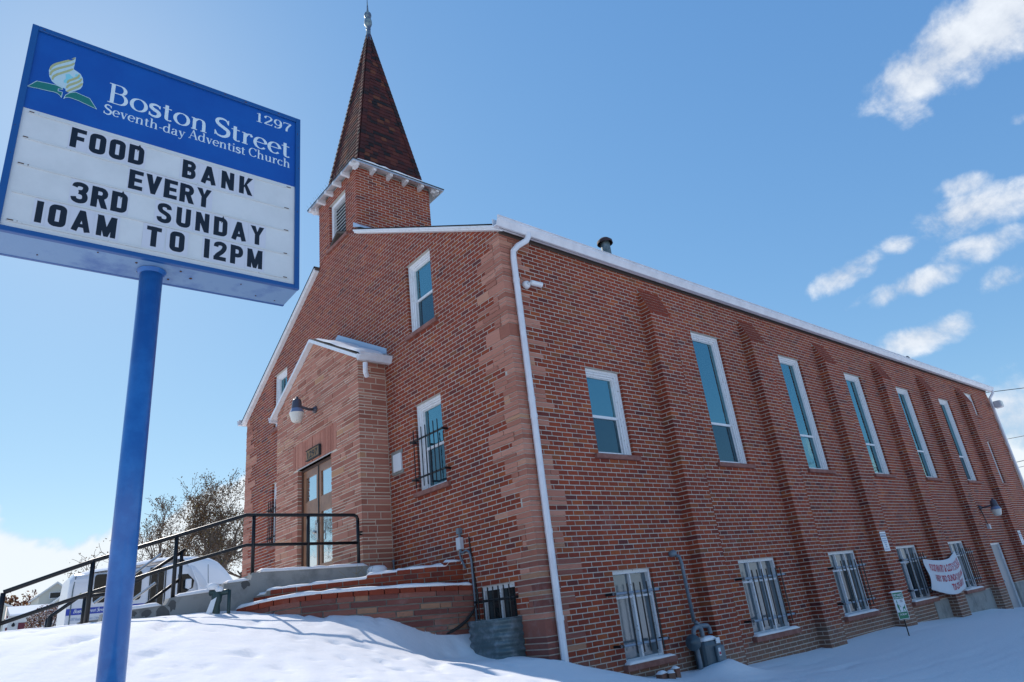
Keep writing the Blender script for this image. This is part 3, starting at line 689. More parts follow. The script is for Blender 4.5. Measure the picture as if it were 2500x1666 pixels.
def bars(P, u0, u1, zs, vt, vb, d, n, end=.11, name='window_guard', parent=church, light=True, r=.0145, hook=True, end2=None, trim=0.):
    end2 = end if end2 is None else end2
    base = MB()
    for z in zs:
        base.tube([P(u0 - end, z, d), P(u1 + end2, z, d)], .017, 8)
    g = base.build(name, M['iron_light'] if light else M['black'], parent)
    if hook:
        for z in zs:
            for u in (u0 - end + .02, u1 + end2 - .02): b = MB(); b.tube([P(u, z, .0), P(u, z, d + .02)], .020, 6); b.build('bracket', M['black'], g)
    for i in range(n):
        u = u0 + (u1 - trim - u0) * (i + .5) / n; o = MB(); o.tube([P(u, vb, d + .018), P(u, vt, d + .018)], r * .72, 6); o.build('bar', M['black'], g)
    return g
for i, (u0, u1, z0, z1) in enumerate(base_w):
    n = 2 if i == 0 else 3
    mb = MB(); w = .04
    mb.box(Ps, u0, u1, z1 - .05, z1, -.15, -.05); mb.box(Ps, u0, u1, z0, z0 + .045, -.15, -.05); mb.box(Ps, u0, u0 + w, z0 + .045, z1 - .05, -.15, -.05); mb.box(Ps, u1 - w, u1, z0 + .045, z1 - .05, -.15, -.05)
    ztr = z0 + (z1 - z0) * .70
    for j in range(1, n):
        u = u0 + (u1 - u0) * j / n; mb.box(Ps, u - .012, u + .012, ztr, z1 - .05, -.14, -.07); mb.box(Ps, u - .02, u + .02, z0 + .045, ztr, -.14, -.06)
    mb.box(Ps, u0 + w, u1 - w, ztr - .018, ztr + .012, -.145, -.065)
    fr = mb.build('basement_window', M['peel'], church, bevel=.003)
    for j in range(n):
        a, b = u0 + (u1 - u0) * j / n + .02, u0 + (u1 - u0) * (j + 1) / n - .02
        for zz0, zz1, mm in ((ztr, z1 - .04, 'frost'), (z0 + .03, ztr, 'frost' if i < 2 else ('frost', 'darkglass', 'frost')[j])):
            g = MB(); g.box(Ps, a, b, zz0, zz1, -.12, -.112, faces=(0,)); g.build('pane', M[mm], fr)
    g = MB(); g.box(Ps, u0 - .01, u1 + .01, z0 - .01, z1 + .01, -.2, -.18); g.build('backing', M['dark'], fr)
    s = MB(); s.box(Ps, u0 - .08, u1 + .12, z0 - .085, z0 - .004, -.14, .085); s.build('sill', M['sill'], fr, bevel=.01)
    snow_cap([Ps(u0 - .04, z0 - .006, .015), Ps(u1 + .09, z0 - .006, .015)], .14, .04, parent=fr, seed=i + 3)
    bars(Ps, u0 + .0, u1 - .02, (-.30, -.94), -.18, -1.05, .15, 5 if i == 0 else 7, end=.21, end2=-.06, trim=.15, r=.015)
bars(Pf, F_lo[0] + .05, F_lo[1] + .08, (2.40, 1.775), 2.58, 1.62, .10, 7, end=.07, light=False, r=.013)
bars(Pf, G_lo[0] + .05, G_lo[1] + .0, (2.40, 1.775), 2.58, 1.62, .10, 7, end=.07, light=False, r=.013)
# basement window of the front, in its well
u0, u1, z0, z1 = F_ba
mb = MB(); mb.box(Pf, u0, u1, -.06, 0, -.15, -.05); mb.box(Pf, u0, u0 + .04, z0, -.06, -.15, -.05); mb.box(Pf, u1 - .04, u1, z0, -.06, -.15, -.05); mb.box(Pf, (u0 + u1) / 2 - .018, (u0 + u1) / 2 + .018, z0, -.06, -.14, -.06)
fr = mb.build('basement_window', M['peel'], church)
for a, b in ((u0 + .04, (u0 + u1) / 2), ((u0 + u1) / 2, u1 - .04)):
    g = MB(); g.box(Pf, a, b, z0, -.06, -.12, -.112, faces=(0,)); g.build('pane', M['darkglass'], fr)
bars(Pf, u0 - .02, u1 + .02, (-.19,), -.02, -.9, .05, 7, end=.04, light=False)

# entrance door in the side wall
u0, u1, z0, z1 = DOOR2
mb = MB(); mb.box(Ps, u0 + .04, u1 - .04, z0, z1 - .04, -.14, -.085); d_ = mb.build('side_door', M['greydoor'], church, bevel=.004)
mb = MB(); mb.box(Ps, u0, u0 + .04, z0, z1, -.15, -.05); mb.box(Ps, u1 - .04, u1, z0, z1, -.15, -.05); mb.box(Ps, u0 + .04, u1 - .04, z1 - .04, z1, -.15, -.05); mb.build('frame', M['white'], d_)
mb = MB(); mb.lathe(Ps(u0 + .12, -1.15, -.085), [(.03, 0), (.03, .012), (.014, .02), (.014, .05), (.028, .055), (.03, .08), (0, .09)], 12, (1, 0, 0)); mb.build('handle', M['steel'], d_, smooth=True)

# ------------------------------------------------------------------ stone porch
def porch_base(z): 
    if z <= 4.17: return (vx0, vx1)
    return (vx0 + (z - 4.17) / SL, vx1 - (z - 4.17) / SL)
DO = (-6.226, -4.70, -.5, 2.70)
Pv = lambda u, z, d: (u, -VD - d, z); Pvr = lambda u, z, d: (vx1 + d, u, z); Pvl = lambda u, z, d: (vx0 - d, -u, z)
porch = backing('porch', Pv, [-.3, 4.17, 4.6, 5.16], porch_base, [DO], church, d=-.004, rev=.25, mt=M['mortar2'])
mb = MB(); mb.box(Pvr, -VD + .01, 0, -.3, 4.17, -.05, -.004, faces=(0,)); mb.build('porch_return', M['mortar2'], porch); mb = MB(); mb.box(Pvl, 0, VD - .01, -.3, 4.17, -.05, -.004, faces=(0,)); mb.build('porch_return', M['mortar2'], porch)
LINT = (-6.45, -4.47, 2.715, 3.22)
z = -.3; row = 0
heights = []
while z < 5.16:
    h = R.choice((.048, .056, .065, .075, .085, .10, .12)); heights.append((z, min(z + h, 5.16))); z += h
for (zb, zt) in heights:
    row += 1
    for (ab, at, bb, bt, ea, eb) in spans(zb, zt, porch_base, [DO, LINT]):
        u = min(ab, at); hi = max(bb, bt); cuts = [u]
        while u < hi: u += R.uniform(.13, .48) * (1.3 if zt - zb > .1 else 1); cuts.append(min(u, hi))
        if len(cuts) > 2 and cuts[-1] - cuts[-2] < .09: cuts.pop(-2)
        for i, (s, e) in enumerate(zip(cuts[:-1], cuts[1:])):
            first, last = i == 0, i == len(cuts) - 2
            sb, st_ = (ab, at) if first else (s, s); eb2, et = (bb, bt) if last else (e, e)
            if et < st_: et = st_ + .01
            dep = .06
            if (first and ea) or (last and eb): dep = .24
            if (last and not eb) or (first and not ea): dep = .10 if row % 2 else .24
            parts = [(zb, zt)]
            if zt - zb > .1 and R.random() < .28: mz = (zb + zt) / 2 + R.uniform(-.01, .01); parts = [(zb, mz), (mz, zt)]
            for (q0, q1) in parts:
                f0, f1 = (q0 - zb) / (zt - zb), (q1 - zb) / (zt - zb)
                L_ = lambda a, b, f: a + (b - a) * f
                g = .0088; gl = 0 if first else g; gr = 0 if last else g; j = R.uniform(-.001, .010); j2 = R.uniform(-.001, .010)
                cs = [Pv(L_(sb, st_, f0) + gl, q0 + g, j), Pv(L_(eb2, et, f0) - gr, q0 + g, j2), Pv(L_(eb2, et, f1) - gr, q1 - g, j2), Pv(L_(sb, st_, f1) + gl, q1 - g, j)]
                cs += [(c_[0], -VD + dep, c_[2]) for c_ in cs]
                ST.add(cs, R.random(), porch)
    # right and left returns
    if zb < 4.15:
        st0 = .10 if row % 2 else .24
        for PP, a0, a1, rev in ((Pvr, -VD + st0 + .004, -.004, 0), (Pvl, .004, VD - st0 - .004, 1)):
            cu = [a0, a1] if (a1 - a0 < .34 or R.random() < .3) else [a0, a0 + (a1 - a0) * R.uniform(.35, .65), a1]
            for s, e in zip(cu[:-1], cu[1:]):
                g = .0088; j = R.uniform(-.001, .008); t_ = min(zt, 4.17)
                cs = [PP(s + g, zb + g, j), PP(e - g, zb + g, j), PP(e - g, t_ - g, j), PP(s + g, t_ - g, j)]; cs += [PP(s + g, zb + g, -.04), PP(e - g, zb + g, -.04), PP(e - g, t_ - g, -.04), PP(s + g, t_ - g, -.04)]
                ST.add(cs, R.random() * .8, porch)
# flat arch of upright stones over the door
n = 17; cxd = (DO[0] + DO[1]) / 2
for i in range(n):
    f0, f1 = i / n, (i + 1) / n; bw, tw = (LINT[1] - LINT[0]) - .02, (LINT[1] - LINT[0])
    ub0, ub1 = cxd - bw / 2 + bw * f0, cxd - bw / 2 + bw * f1; ut0, ut1 = cxd - tw / 2 + tw * f0, cxd - tw / 2 + tw * f1; g = .005; j = R.uniform(0, .012)
    cs = [Pv(ub0 + g, LINT[2] + .012, j), Pv(ub1 - g, LINT[2] + .012, j), Pv(ut1 - g, LINT[3] - g, j), Pv(ut0 + g, LINT[3] - g, j)]; cs += [(c_[0], -VD + .1, c_[2]) for c_ in cs]
    ST.add(cs, R.uniform(.2, .75), porch)
# porch roof
mb = MB(); oh = .17; dp = VD + .08
for sgn in (1, -1):
    xe = vx1 + oh if sgn > 0 else vx0 - oh; ze = 4.17 - oh * SL; za = 4.17 + 1.882 * SL
    for (t0, t1, mi) in ((.02, .08, 0), (.08, .10, 1)):
        a = [(XC, -dp, za + t0), (xe, -dp, ze + t0), (xe, 0, ze + t0), (XC, 0, za + t0)]; b_ = [(p[0], p[1], p[2] + t1 - t0) for p in a]
        mb.hexa([a[0], a[1], b_[1], b_[0], a[3], a[2], b_[2], b_[3]], 0, mi)
pr = mb.build('porch_roof', [M['white'], M['dark']], church)
mb = MB()
for sgn in (1, -1):
    xe = vx1 + oh - .01 if sgn > 0 else vx0 - oh + .01; ze = 4.17 - (oh - .01) * SL; za = 4.17 + 1.882 * SL
    a = [(XC, -dp - .025, za + .015), (xe, -dp - .025, ze + .015), (xe, -dp - .001, ze + .015), (XC, -dp - .001, za + .015)]; b_ = [(p[0], p[1], p[2] + .072) for p in a]
    mb.hexa([a[0], a[1], b_[1], b_[0], a[3], a[2], b_[2], b_[3]])
mb.build('rake_board', M['white'], pr)
mb = MB(); gutter(mb, (vx1 + oh - .005, -dp - .02, 4.17 - oh * SL + .105), (vx1 + oh - .005, -.005, 4.17 - oh * SL + .10), (1, 0, 0), 1.0); mb.build('gutter', M['gutter'], pr); mb = MB(); gutter(mb, (vx0 - oh + .005, -dp - .02, 4.17 - oh * SL + .105), (vx0 - oh + .005, -.005, 4.17 - oh * SL + .10), (-1, 0, 0), 1.0)
mb.build('gutter', M['gutter'], pr)
mb = MB(); mb.tube([(vx1 + .24, -VD + .02, 4.0), (vx1 + .24, -VD + .02, 3.90), (vx1 + .20, -VD + .04, 3.84), (vx1 + .14, -VD + .10, 3.79)], .045, 8, cap=False); mb.tube([(vx1 + .145, -VD + .09, 3.80), (vx1 + .14, -VD + .1, 3.785)], .040, 8, mat=1)
mb.build('gutter_outlet', [M['gutter'], M['dark']], pr)
# snow on the porch roof (right slope) and its metal flashing
mb = MB(); nu, nv = 26, 10
for i in range(nu + 1):
    for j in range(nv + 1):
        f, g = i / nu, j / nv; x = XC + .05 + (vx1 + oh - .06 - XC) * f; y = -dp + .05 + (dp - .09) * g
        ed = min(1, min(f, 1 - f) * 7, g * 6 + .1); h = .10 * max(0, ed) ** .5 * (.8 + .5 * float(V1(x * 3, y * 5)))
        mb.v.append((x, y, 4.17 + (vx1 - x) * SL + .10 + max(h, 0) + .002))
for i in range(nu):
    for j in range(nv): a = i * (nv + 1) + j; mb.f.append((a, a + nv + 1, a + nv + 2, a + 1)); mb.t.append(0); mb.m.append(0)
mb.build('snow_cap', M['snow'], pr, smooth=True)
mb = MB()
for sgn in (1, -1):
    xe = vx1 + .10 if sgn > 0 else vx0 - .10; ze = 4.17 - .10 * SL; za = 4.17 + 1.882 * SL
    xt = XC - .06 * 0
    a = [(xt, -.02, za + .10), (xe, -.02, ze + .10), (xe, -.004, ze + .10), (xt, -.004, za + .10)]; b_ = [(p[0], p[1], p[2] + .19) for p in a]
    mb.hexa([a[0], a[1], b_[1], b_[0], a[3], a[2], b_[2], b_[3]])
    a = [(xt, -.05, za + .17), (xe, -.05, ze + .17), (xe, -.02, ze + .17), (xt, -.02, za + .17)]; b_ = [(p[0], p[1] + .0, p[2] + .02) for p in a]
    mb.hexa([a[0], a[1], b_[1], b_[0], a[3], a[2], b_[2], b_[3]])
mb.build('flashing', M['flash'], pr)
# door
dr = -VD + .14
Pd = lambda u, z, d: (u, dr - d, z)
mb = MB(); zd0, zd1 = .58, 2.70
mb.box(Pd, DO[0], DO[0] + .06, zd0, zd1, -.05, .06); mb.box(Pd, DO[1] - .06, DO[1], zd0, zd1, -.05, .06); mb.box(Pd, DO[0] + .06, DO[1] - .06, zd1 - .05, zd1, -.05, .06)
frd = mb.build('door_frame', mat('dark_wood', (.07, .035, .025), .5), church)
mb = MB(); mb.box(Pd, DO[0] - .03, DO[1] + .03, zd1 - .0, zd1 + .022, .05, .146); mb.build('lintel', mat('lintel_steel', (.48, .45, .43), .7), church)
for s in (0, 1):
    a = DO[0] + .06 if s == 0 else cxd + .004; b = cxd - .004 if s == 0 else DO[1] - .06
    mb = MB(); st = .10
    mb.box(Pd, a, a + st, zd0, zd1 - .05, 0, .045); mb.box(Pd, b - st, b, zd0, zd1 - .05, 0, .045)
    for z0_, z1_ in ((zd0, zd0 + .24), (zd1 - .95, zd1 - .66), (zd1 - .19, zd1 - .05)): mb.box(Pd, a + st, b - st, z0_, z1_, 0, .045)
    dd = mb.build('door', M['wood'], church, bevel=.005)
    for z0_, z1_ in ((zd0 + .24, zd1 - .95), (zd1 - .66, zd1 - .19)):
        g = MB(); g.box(Pd, a + st, b - st, z0_, z1_, .01, .02, faces=(0,)); g.build('pane', M['doorglass'], dd)
    g = MB()
    if s == 0:
        g.box(Pd, b - .10, b - .02, 1.30, 1.62, .045, .075); g.lathe(Pd(b - .06, 1.40, .07), [(.028, 0), (.028, .03), (.036, .05), (.02, .07), (0, .07)], 12, (0, -1, 0)); g.lathe(Pd(b - .06, 1.55, .07), [(.02, 0), (.02, .02), (0, .02)], 10, (0, -1, 0))
    else:
        g.tube([Pd(a + .05, 1.25, .05), Pd(a + .05, 1.25, .1), Pd(a + .05, 1.55, .1), Pd(a + .05, 1.55, .05)], .011, 8)
    g.build('handle', M['steel'], dd)
mb = MB(); mb.box(Pd, cxd - .02, cxd + .02, zd0, zd1 - .05, .045, .055); mb.build('meeting_strip', M['dark'], frd)

# ------------------------------------------------------------------ bell tower
TX0, TX1, TY1, TZ = -6.39, -4.48, 1.92, 9.20
Pt = Pf; Ptr = lambda u, z, d: (TX1 + d, u, z); Ptl = lambda u, z, d: (TX0 - d, -u, z); Ptb = lambda u, z, d: (-u, TY1 + d, z)
def twb(z): return (TX0, TX1)
kt = K(7.55)
tow = backing('tower', Pt, [KT * C, TZ], twb, [LOUV], church)
mb = MB(); mb.box(Ptr, 0.006, TY1, 6.9, TZ, -.05, -.003, faces=(0,)); mb.box(Ptl, -TY1, -.006, 6.9, TZ, -.05, -.003, faces=(0,)); mb.box(Ptb, -TX1, -TX0, 6.9, TZ, -.05, -.003, faces=(0,)); mb.build('tower_side', M['mortar'], tow)
for k in range(K(7.0), K(TZ)):
    if k >= KT: brickwork(tow, Pt, k, k + 1, twb, [LOUV], cornerA=(.096, .2), cornerB=(.096, .2))
    s0 = .106 if k % 2 == 0 else .21
    brickwork(tow, Ptr, k, k + 1, lambda z: (s0, TY1), [], phase=.1)
    brickwork(tow, Ptl, k, k + 1, lambda z: (-TY1, -s0), [])
mb = MB(); mb.hexa([(-4.47, -.11, 7.56), (-4.15, -.11, 7.39), (-4.15, .5, 7.39), (-4.47, .5, 7.56), (-4.47, -.11, 7.68), (-4.15, -.11, 7.43), (-4.15, .5, 7.43), (-4.47, .5, 7.68)]); mb.build('step_flashing', M['flash'], tow)
# louvre
u0, u1, z0, z1 = LOUV
mb = MB(); w = .085
mb.box(Pt, u0, u0 + w, z0, z1, -.15, -.06); mb.box(Pt, u1 - w, u1, z0, z1, -.15, -.06); mb.box(Pt, u0 + w, u1 - w, z1 - w, z1, -.15, -.06); mb.box(Pt, u0 + w, u1 - w, z0, z0 + .05, -.15, -.06)
lf = mb.build('louvre', M['white'], church, bevel=.006)
nl = 11
for i in range(nl):
    z = z0 + .06 + (z1 - z0 - .17) * i / nl
    mb = MB(); mb.hexa([Pt(u0 + w, z, -.085), Pt(u1 - w, z, -.085), Pt(u1 - w, z + .010, -.085), Pt(u0 + w, z + .010, -.085), Pt(u0 + w, z + .014, -.11), Pt(u1 - w, z + .014, -.11), Pt(u1 - w, z + .022, -.11), Pt(u0 + w, z + .022, -.11)]); mb.build('slat', M['peel'], lf)
mb = MB(); mb.box(Pt, u0, u1, z0, z1, -.2, -.175); mb.build('backing', M['dark'], lf)
mb = MB(); mb.box(Pt, u0 - .1, u1 + .1, z0 - .085, z0 - .004, -.15, .05); mb.build('sill', M['stone_red'] if False else M['sill'], lf, bevel=.008)
# flared eave
ex, ey, eh = -5.43, 1.00, 1.19; hb = .86; bx_, by_ = -5.42, .97
ZEV = 9.13
def sq(cx_, cy_, h, z): return [(cx_ - h, cy_ - h, z), (cx_ + h, cy_ - h, z), (cx_ + h, cy_ + h, z), (cx_ - h, cy_ + h, z)]
mb = MB(); o1 = sq(ex, ey, eh, ZEV); o2 = sq(ex, ey, eh, ZEV + .05); i2 = sq(bx_, by_, hb, ZEV + .24); i1 = sq(bx_, by_, hb, ZEV + .16)
for a in range(4):
    b = (a + 1) % 4
    mb.poly([o1[a], o1[b], o2[b], o2[a]], mat=0); mb.poly([o2[a], o2[b], i2[b], i2[a]], mat=1); mb.poly([o1[b], o1[a], i1[a], i1[b]], mat=2)
eav = mb.build('steeple_eave', [M['flash'], M['shingle'], M['peel']], church)
mb = MB(); o1 = sq(ex, ey, eh + .012, ZEV + .035); o2 = sq(ex, ey, eh + .012, ZEV + .058)
for a in range(4):
    b = (a + 1) % 4; mb.poly([o1[a], o1[b], o2[b], o2[a]]); mb.poly([o2[a], o2[b], sq(ex, ey, eh - .05, ZEV + .06)[b], sq(ex, ey, eh - .05, ZEV + .06)[a]])
mb.build('drip_edge', M['dark'], eav)
for s in range(4):
    for i in range(6):
        f = (i + .5) / 6 if s else (i + .5) / 6; mb = MB(); p = -eh + 2 * eh * (.06 + .88 * i / 5)
        def Pq(u, z, d, s=s):
            return {0: (ex + u, TY1 * 0 - d, z), 1: (TX1 + d, ey + u, z), 2: (ex - u, TY1 + d, z), 3: (TX0 - d, ey - u, z)}[s]
        dmax = .20
        mb.hexa([Pq(p - .035, ZEV - .045, dmax), Pq(p + .035, ZEV - .045, dmax), Pq(p + .035, ZEV + .03, dmax), Pq(p - .035, ZEV + .03, dmax), Pq(p - .035, ZEV - .06, 0), Pq(p + .035, ZEV - .06, 0), Pq(p + .035, ZEV + .09, 0), Pq(p - .035, ZEV + .09, 0)])
        mb.build('rafter_tail', M['peel'], eav)
snow_cap([(ex + eh - .12, ey - eh + .1, ZEV + .07), (ex + eh - .12, ey + eh * .55, ZEV + .07)], .22, .085, parent=eav, seed=5)
snow_cap([(ex + eh - .10, ey + eh * .5, ZEV + .06), (ex + eh - .10, ey + eh - .1, ZEV + .06)], .16, .04, parent=eav, seed=9)
snow_cap([(ex - eh + .1, ey - eh + .10, ZEV + .06), (ex - .5, ey - eh + .10, ZEV + .06)], .14, .05, parent=eav, seed=6)
# spire
AP = Vector((-5.355, .97, 14.60)); SB = [Vector(p) for p in sq(bx_, by_, hb, ZEV + .2)]
mb = MB()
for a in range(4): mb.poly([SB[a], SB[(a + 1) % 4], AP])
spire = mb.build('spire', M['dark'], church)
SH = Pool('shingle', M['shingle'])
for a in range(4):
    A, B = SB[a], SB[(a + 1) % 4]; nrm = (B - A).cross(AP - A).normalized(); nr = 44
    for r_ in range(nr - 1):
        f0, f1 = r_ / nr, (r_ + 1) / nr; g0 = max(0, f0)
        l0, r0 = A.lerp(AP, f0), B.lerp(AP, f0); l1, r1 = A.lerp(AP, f1), B.lerp(AP, f1); W0 = (r0 - l0).length
        s = 0.; offs = R.uniform(0, .16)
        while s < W0 - .002:
            e = min(W0, s + (R.uniform(.13, .22) if s else max(.05, offs)))
            if W0 - e < .04: e = W0
            fa, fb_ = s / W0, e / W0
            t0, t1 = .022 + R.uniform(0, .004), .010
            p = [l0.lerp(r0, fa) + nrm * t0, l0.lerp(r0, fb_) + nrm * t0, l1.lerp(r1, fb_) + nrm * t1, l1.lerp(r1, fa) + nrm * t1]
            q = [l0.lerp(r0, fa), l0.lerp(r0, fb_), l1.lerp(r1, fb_), l1.lerp(r1, fa)]
            tn = R.random(); tn = tn * .5 if R.random() < .45 else .35 + .5 * tn
            if R.random() < .06: tn = 1.
            SH.add(p + q, tn, spire); s = e
    # hip caps
for a in range(4):
    A = SB[a]; d1 = (SB[(a + 1) % 4] - A).normalized(); d2 = (SB[(a - 1) % 4] - A).normalized(); n_ = 40
    nA = (SB[(a + 1) % 4] - A).cross(AP - A).normalized(); nB = (AP - A).cross(SB[(a - 1) % 4] - A).normalized()
    for i in range(n_ - 1):
        c0, c1 = A.lerp(AP, i / n_), A.lerp(AP, (i + 1) / n_); tn = R.random() * .75
        w0 = .12 * min(1, (1 - i / n_) * 6)
        for dd, nn in ((d1, nA), (d2, nB)):
            o0, o1 = .040, .028
            SH.add([c0 + nn * o0, c0 + dd * w0 + nn * o0, c1 + dd * w0 + nn * o1, c1 + nn * o1] + [c0, c0 + dd * w0, c1 + dd * w0, c1] if dd is d1 else [c0 + dd * w0 + nn * o0, c0 + nn * o0, c1 + nn * o1, c1 + dd * w0 + nn * o1] + [c0 + dd * w0, c0, c1, c1 + dd * w0], tn, spire)
mb = MB(); mb.lathe(AP - Vector((0, 0, .42)), [(a * f_, h) for a, h, f_ in ((.10, 0, 1), (.075, .25, .9), (.055, .42, 1), (.065, .44, 1), (.065, .47, 1), (.04, .49, 1), (.04, .52, 1), (.08, .56, 1), (.105, .64, 1), (.105, .72, 1), (.09, .80, 1), (.06, .84, 1), (.07, .86, 1), (.09, .90, 1), (.10, .96, 1), (.09, 1.01, 1), (.055, 1.05, 1), (.035, 1.08, 1), (.026, 1.15, 1), (.016, 1.35, 1), (.004, 1.66, 1), (0, 1.67, 1))], 14)
mb.build('finial', mat('weathered_zinc', (.20, .27, .27), .5, metal=.3, noise=((.06, .09, .16), 5, .45, .6)), church, smooth=True)
# bird spikes on the front eave
mb = MB()
for i in range(26):
    x = ex - eh + .05 + i * .085; a = R.uniform(-.3, .3)
    mb.tube([(x, ey - eh + .03, ZEV + .06), (x + a * .15, ey - eh - .02 + R.uniform(-.04, .04), ZEV + .16)], .0025, 3, cap=False)
mb.build('bird_spikes', M['steel'], eav)

# vents on the roof
mb = MB(); vx_, vy_ = -1.2, 4.05; zr = ZE + 1.2 * SL + .30
mb.lathe((vx_, vy_, zr - .1), [(.10, 0), (.10, .74)], 14); mb.lathe((vx_, vy_, zr), [(.17, .60), (.165, .66), (.10, .72), (0, .73)], 14, mat=1)
mb.build('roof_vent', [M['galv'], mat('rusty_cap', (.05, .028, .03), .8)], church, smooth=True)
mb = MB(); c0 = Vector((-.75, 18.3, ZE + .75 * SL + .17)); pts = [c0 + Vector((0, math.cos(t) * .17, .17 + math.sin(t) * .19)) for t in [math.pi * (-.4 + 1.7 * i / 14) for i in range(15)]]
mb.tube(pts, .045, 8); mb.lathe(c0 - Vector((0, 0, .1)), [(.15, 0), (.15, .16), (0, .18)], 12); mb.build('roof_vent', M['black'], church, smooth=True)

# retaining walls ------------------------------------------------------
CAPP = [(-1.405, -.02, .045), (-1.50, -.50, .075), (-1.67, -.94, .10), (-2.04, -1.59, .13), (-2.33, -2.08, .14), (-2.59, -2.42, .125), (-2.82, -2.60, .10), (-3.08, -2.68, .08)]
def smooth_path(pts, n=8):
    P = [Vector(p) for p in pts]; out = []
    for i in range(len(P) - 1):
        p0, p1, p2, p3 = P[max(i - 1, 0)], P[i], P[i + 1], P[min(i + 2, len(P) - 1)]
        for k in range(n):
            t = k / n; out.append(.5 * ((2 * p1) + (-p0 + p2) * t + (2 * p0 - 5 * p1 + 4 * p2 - p3) * t * t + (-p0 + 3 * p1 - 3 * p2 + p3) * t ** 3))
    out.append(P[-1]); return out
class Path:
    def __init__(s, pts):
        s.p = smooth_path(pts); s.l = [0.]
        for a, b in zip(s.p[:-1], s.p[1:]): s.l.append(s.l[-1] + math.hypot(b.x - a.x, b.y - a.y))
        s.L = s.l[-1]
    def at(s, u, off=0.):
        u = max(0, min(s.L, u)); i = 0
        while i < len(s.l) - 2 and s.l[i + 1] < u: i += 1
        f = (u - s.l[i]) / max(1e-9, s.l[i + 1] - s.l[i]); p = s.p[i].lerp(s.p[i + 1], f); d = s.p[min(i + 2, len(s.p) - 1)] - s.p[max(i - 1, 0)]; d.z = 0; d.normalize(); nrm = Vector((-d.y, d.x, 0))
        return p + nrm * off, nrm
# outward (towards the camera) is the left-hand side when walking away from the church corner
low = Path(CAPP)
def Plow(u, z, d):
    p, _ = low.at(u, d); return (p.x, p.y, z)
print_side = low.at(1.0, 1.0)[0]
retain = thing('retaining_wall', (-2.0, -1.6, -.5), 'curved lower retaining wall of red stone with a snowy brick cap', 'wall')
mbk = MB(); nseg = 40
def ztop(u): return low.at(u)[0].z
for i in range(nseg):
    a, b = low.L * i / nseg, low.L * (i + 1) / nseg
    for d_, s_ in ((-.012, 1), (-.26, -1)):
        q = [Plow(a, -1.2, d_), Plow(b, -1.2, d_), Plow(b, ztop(b) - .07, d_), Plow(a, ztop(a) - .07, d_)]; mbk.poly(q if s_ > 0 else q[::-1])
    mbk.poly([Plow(a, ztop(a) - .03, -.012), Plow(b, ztop(b) - .03, -.012), Plow(b, ztop(b) - .03, -.26), Plow(a, ztop(a) - .03, -.26)])
lw = mbk.build('wall_core', mat('grey_mortar', (.27, .26, .235), .95, noise=((.18, .18, .16), 5, .4, .7), bump=.5), retain)
RS = Pool('stone', M['stone_red'])
zrows = []; z = -.95
while z < .0: h = R.choice((.055, .065, .075, .085, .10)); zrows.append((z, min(z + h, .01))); z += h
def flipP(P):  # path direction runs right to left in the picture; mirror so that faces point outwards
    return lambda u, z, d: P(low.L - u, z, d)
PL = flipP(Plow)
for (zb, zt) in zrows:
    u = 0.
    while u < low.L - .02:
        e = min(low.L, u + R.uniform(.14, .58)); 
        if low.L - e < .12: e = low.L
        g = .008; j = R.uniform(.0, .02); mid = (u + e) / 2
        def zo(uu, zz): return zz + (ztop(low.L - uu) - .07 - .0) * max(0, min(1, (zz + .95) / .95))
        for s_, e_ in (((u, mid), (mid, e)) if e - u > .35 else ((u, e),)):
            g0 = g if s_ == u else 0; g1 = g if e_ == e else 0
            cs = [PL(s_ + g0, zo(s_, zb) + g, j), PL(e_ - g1, zo(e_, zb) + g, j), PL(e_ - g1, zo(e_, zt) - g, j), PL(s_ + g0, zo(s_, zt) - g, j)]; cs += [PL(s_ + g0, zo(s_, zb) + g, -.05), PL(e_ - g1, zo(e_, zb) + g, -.05), PL(e_ - g1, zo(e_, zt) - g, -.05), PL(s_ + g0, zo(s_, zt) - g, -.05)]
            tt = R.random() if s_ == u else tt
            RS.add(cs, tt, lw)
        u = e
CB = Pool('brick', M['brick'])
u = 0.
while u < low.L - .01:
    e = min(low.L, u + .203)
    if low.L - e < .06: e = low.L
    g = .006; j = .02 + R.uniform(-.003, .004)
    z0a, z0b = ztop(low.L - u), ztop(low.L - e)
    cs = [PL(u + g, z0a - .068, j), PL(e - g, z0b - .068, j), PL(e - g, z0b, j), PL(u + g, z0a, j), PL(u + g, z0a - .068, -.10), PL(e - g, z0b - .068, -.10), PL(e - g, z0b, -.10), PL(u + g, z0a, -.10)]
    CB.add(cs, R.uniform(.3, .5), lw, faces=(0, 1, 2, 3, 4, 5)); u = e
RS.flush('stones'); CB.flush('bricks')
snow_cap([Plow(low.L * i / 30, ztop(low.L * i / 30) - .004, -.06) for i in range(31)], .17, .05, parent=retain, seed=12)

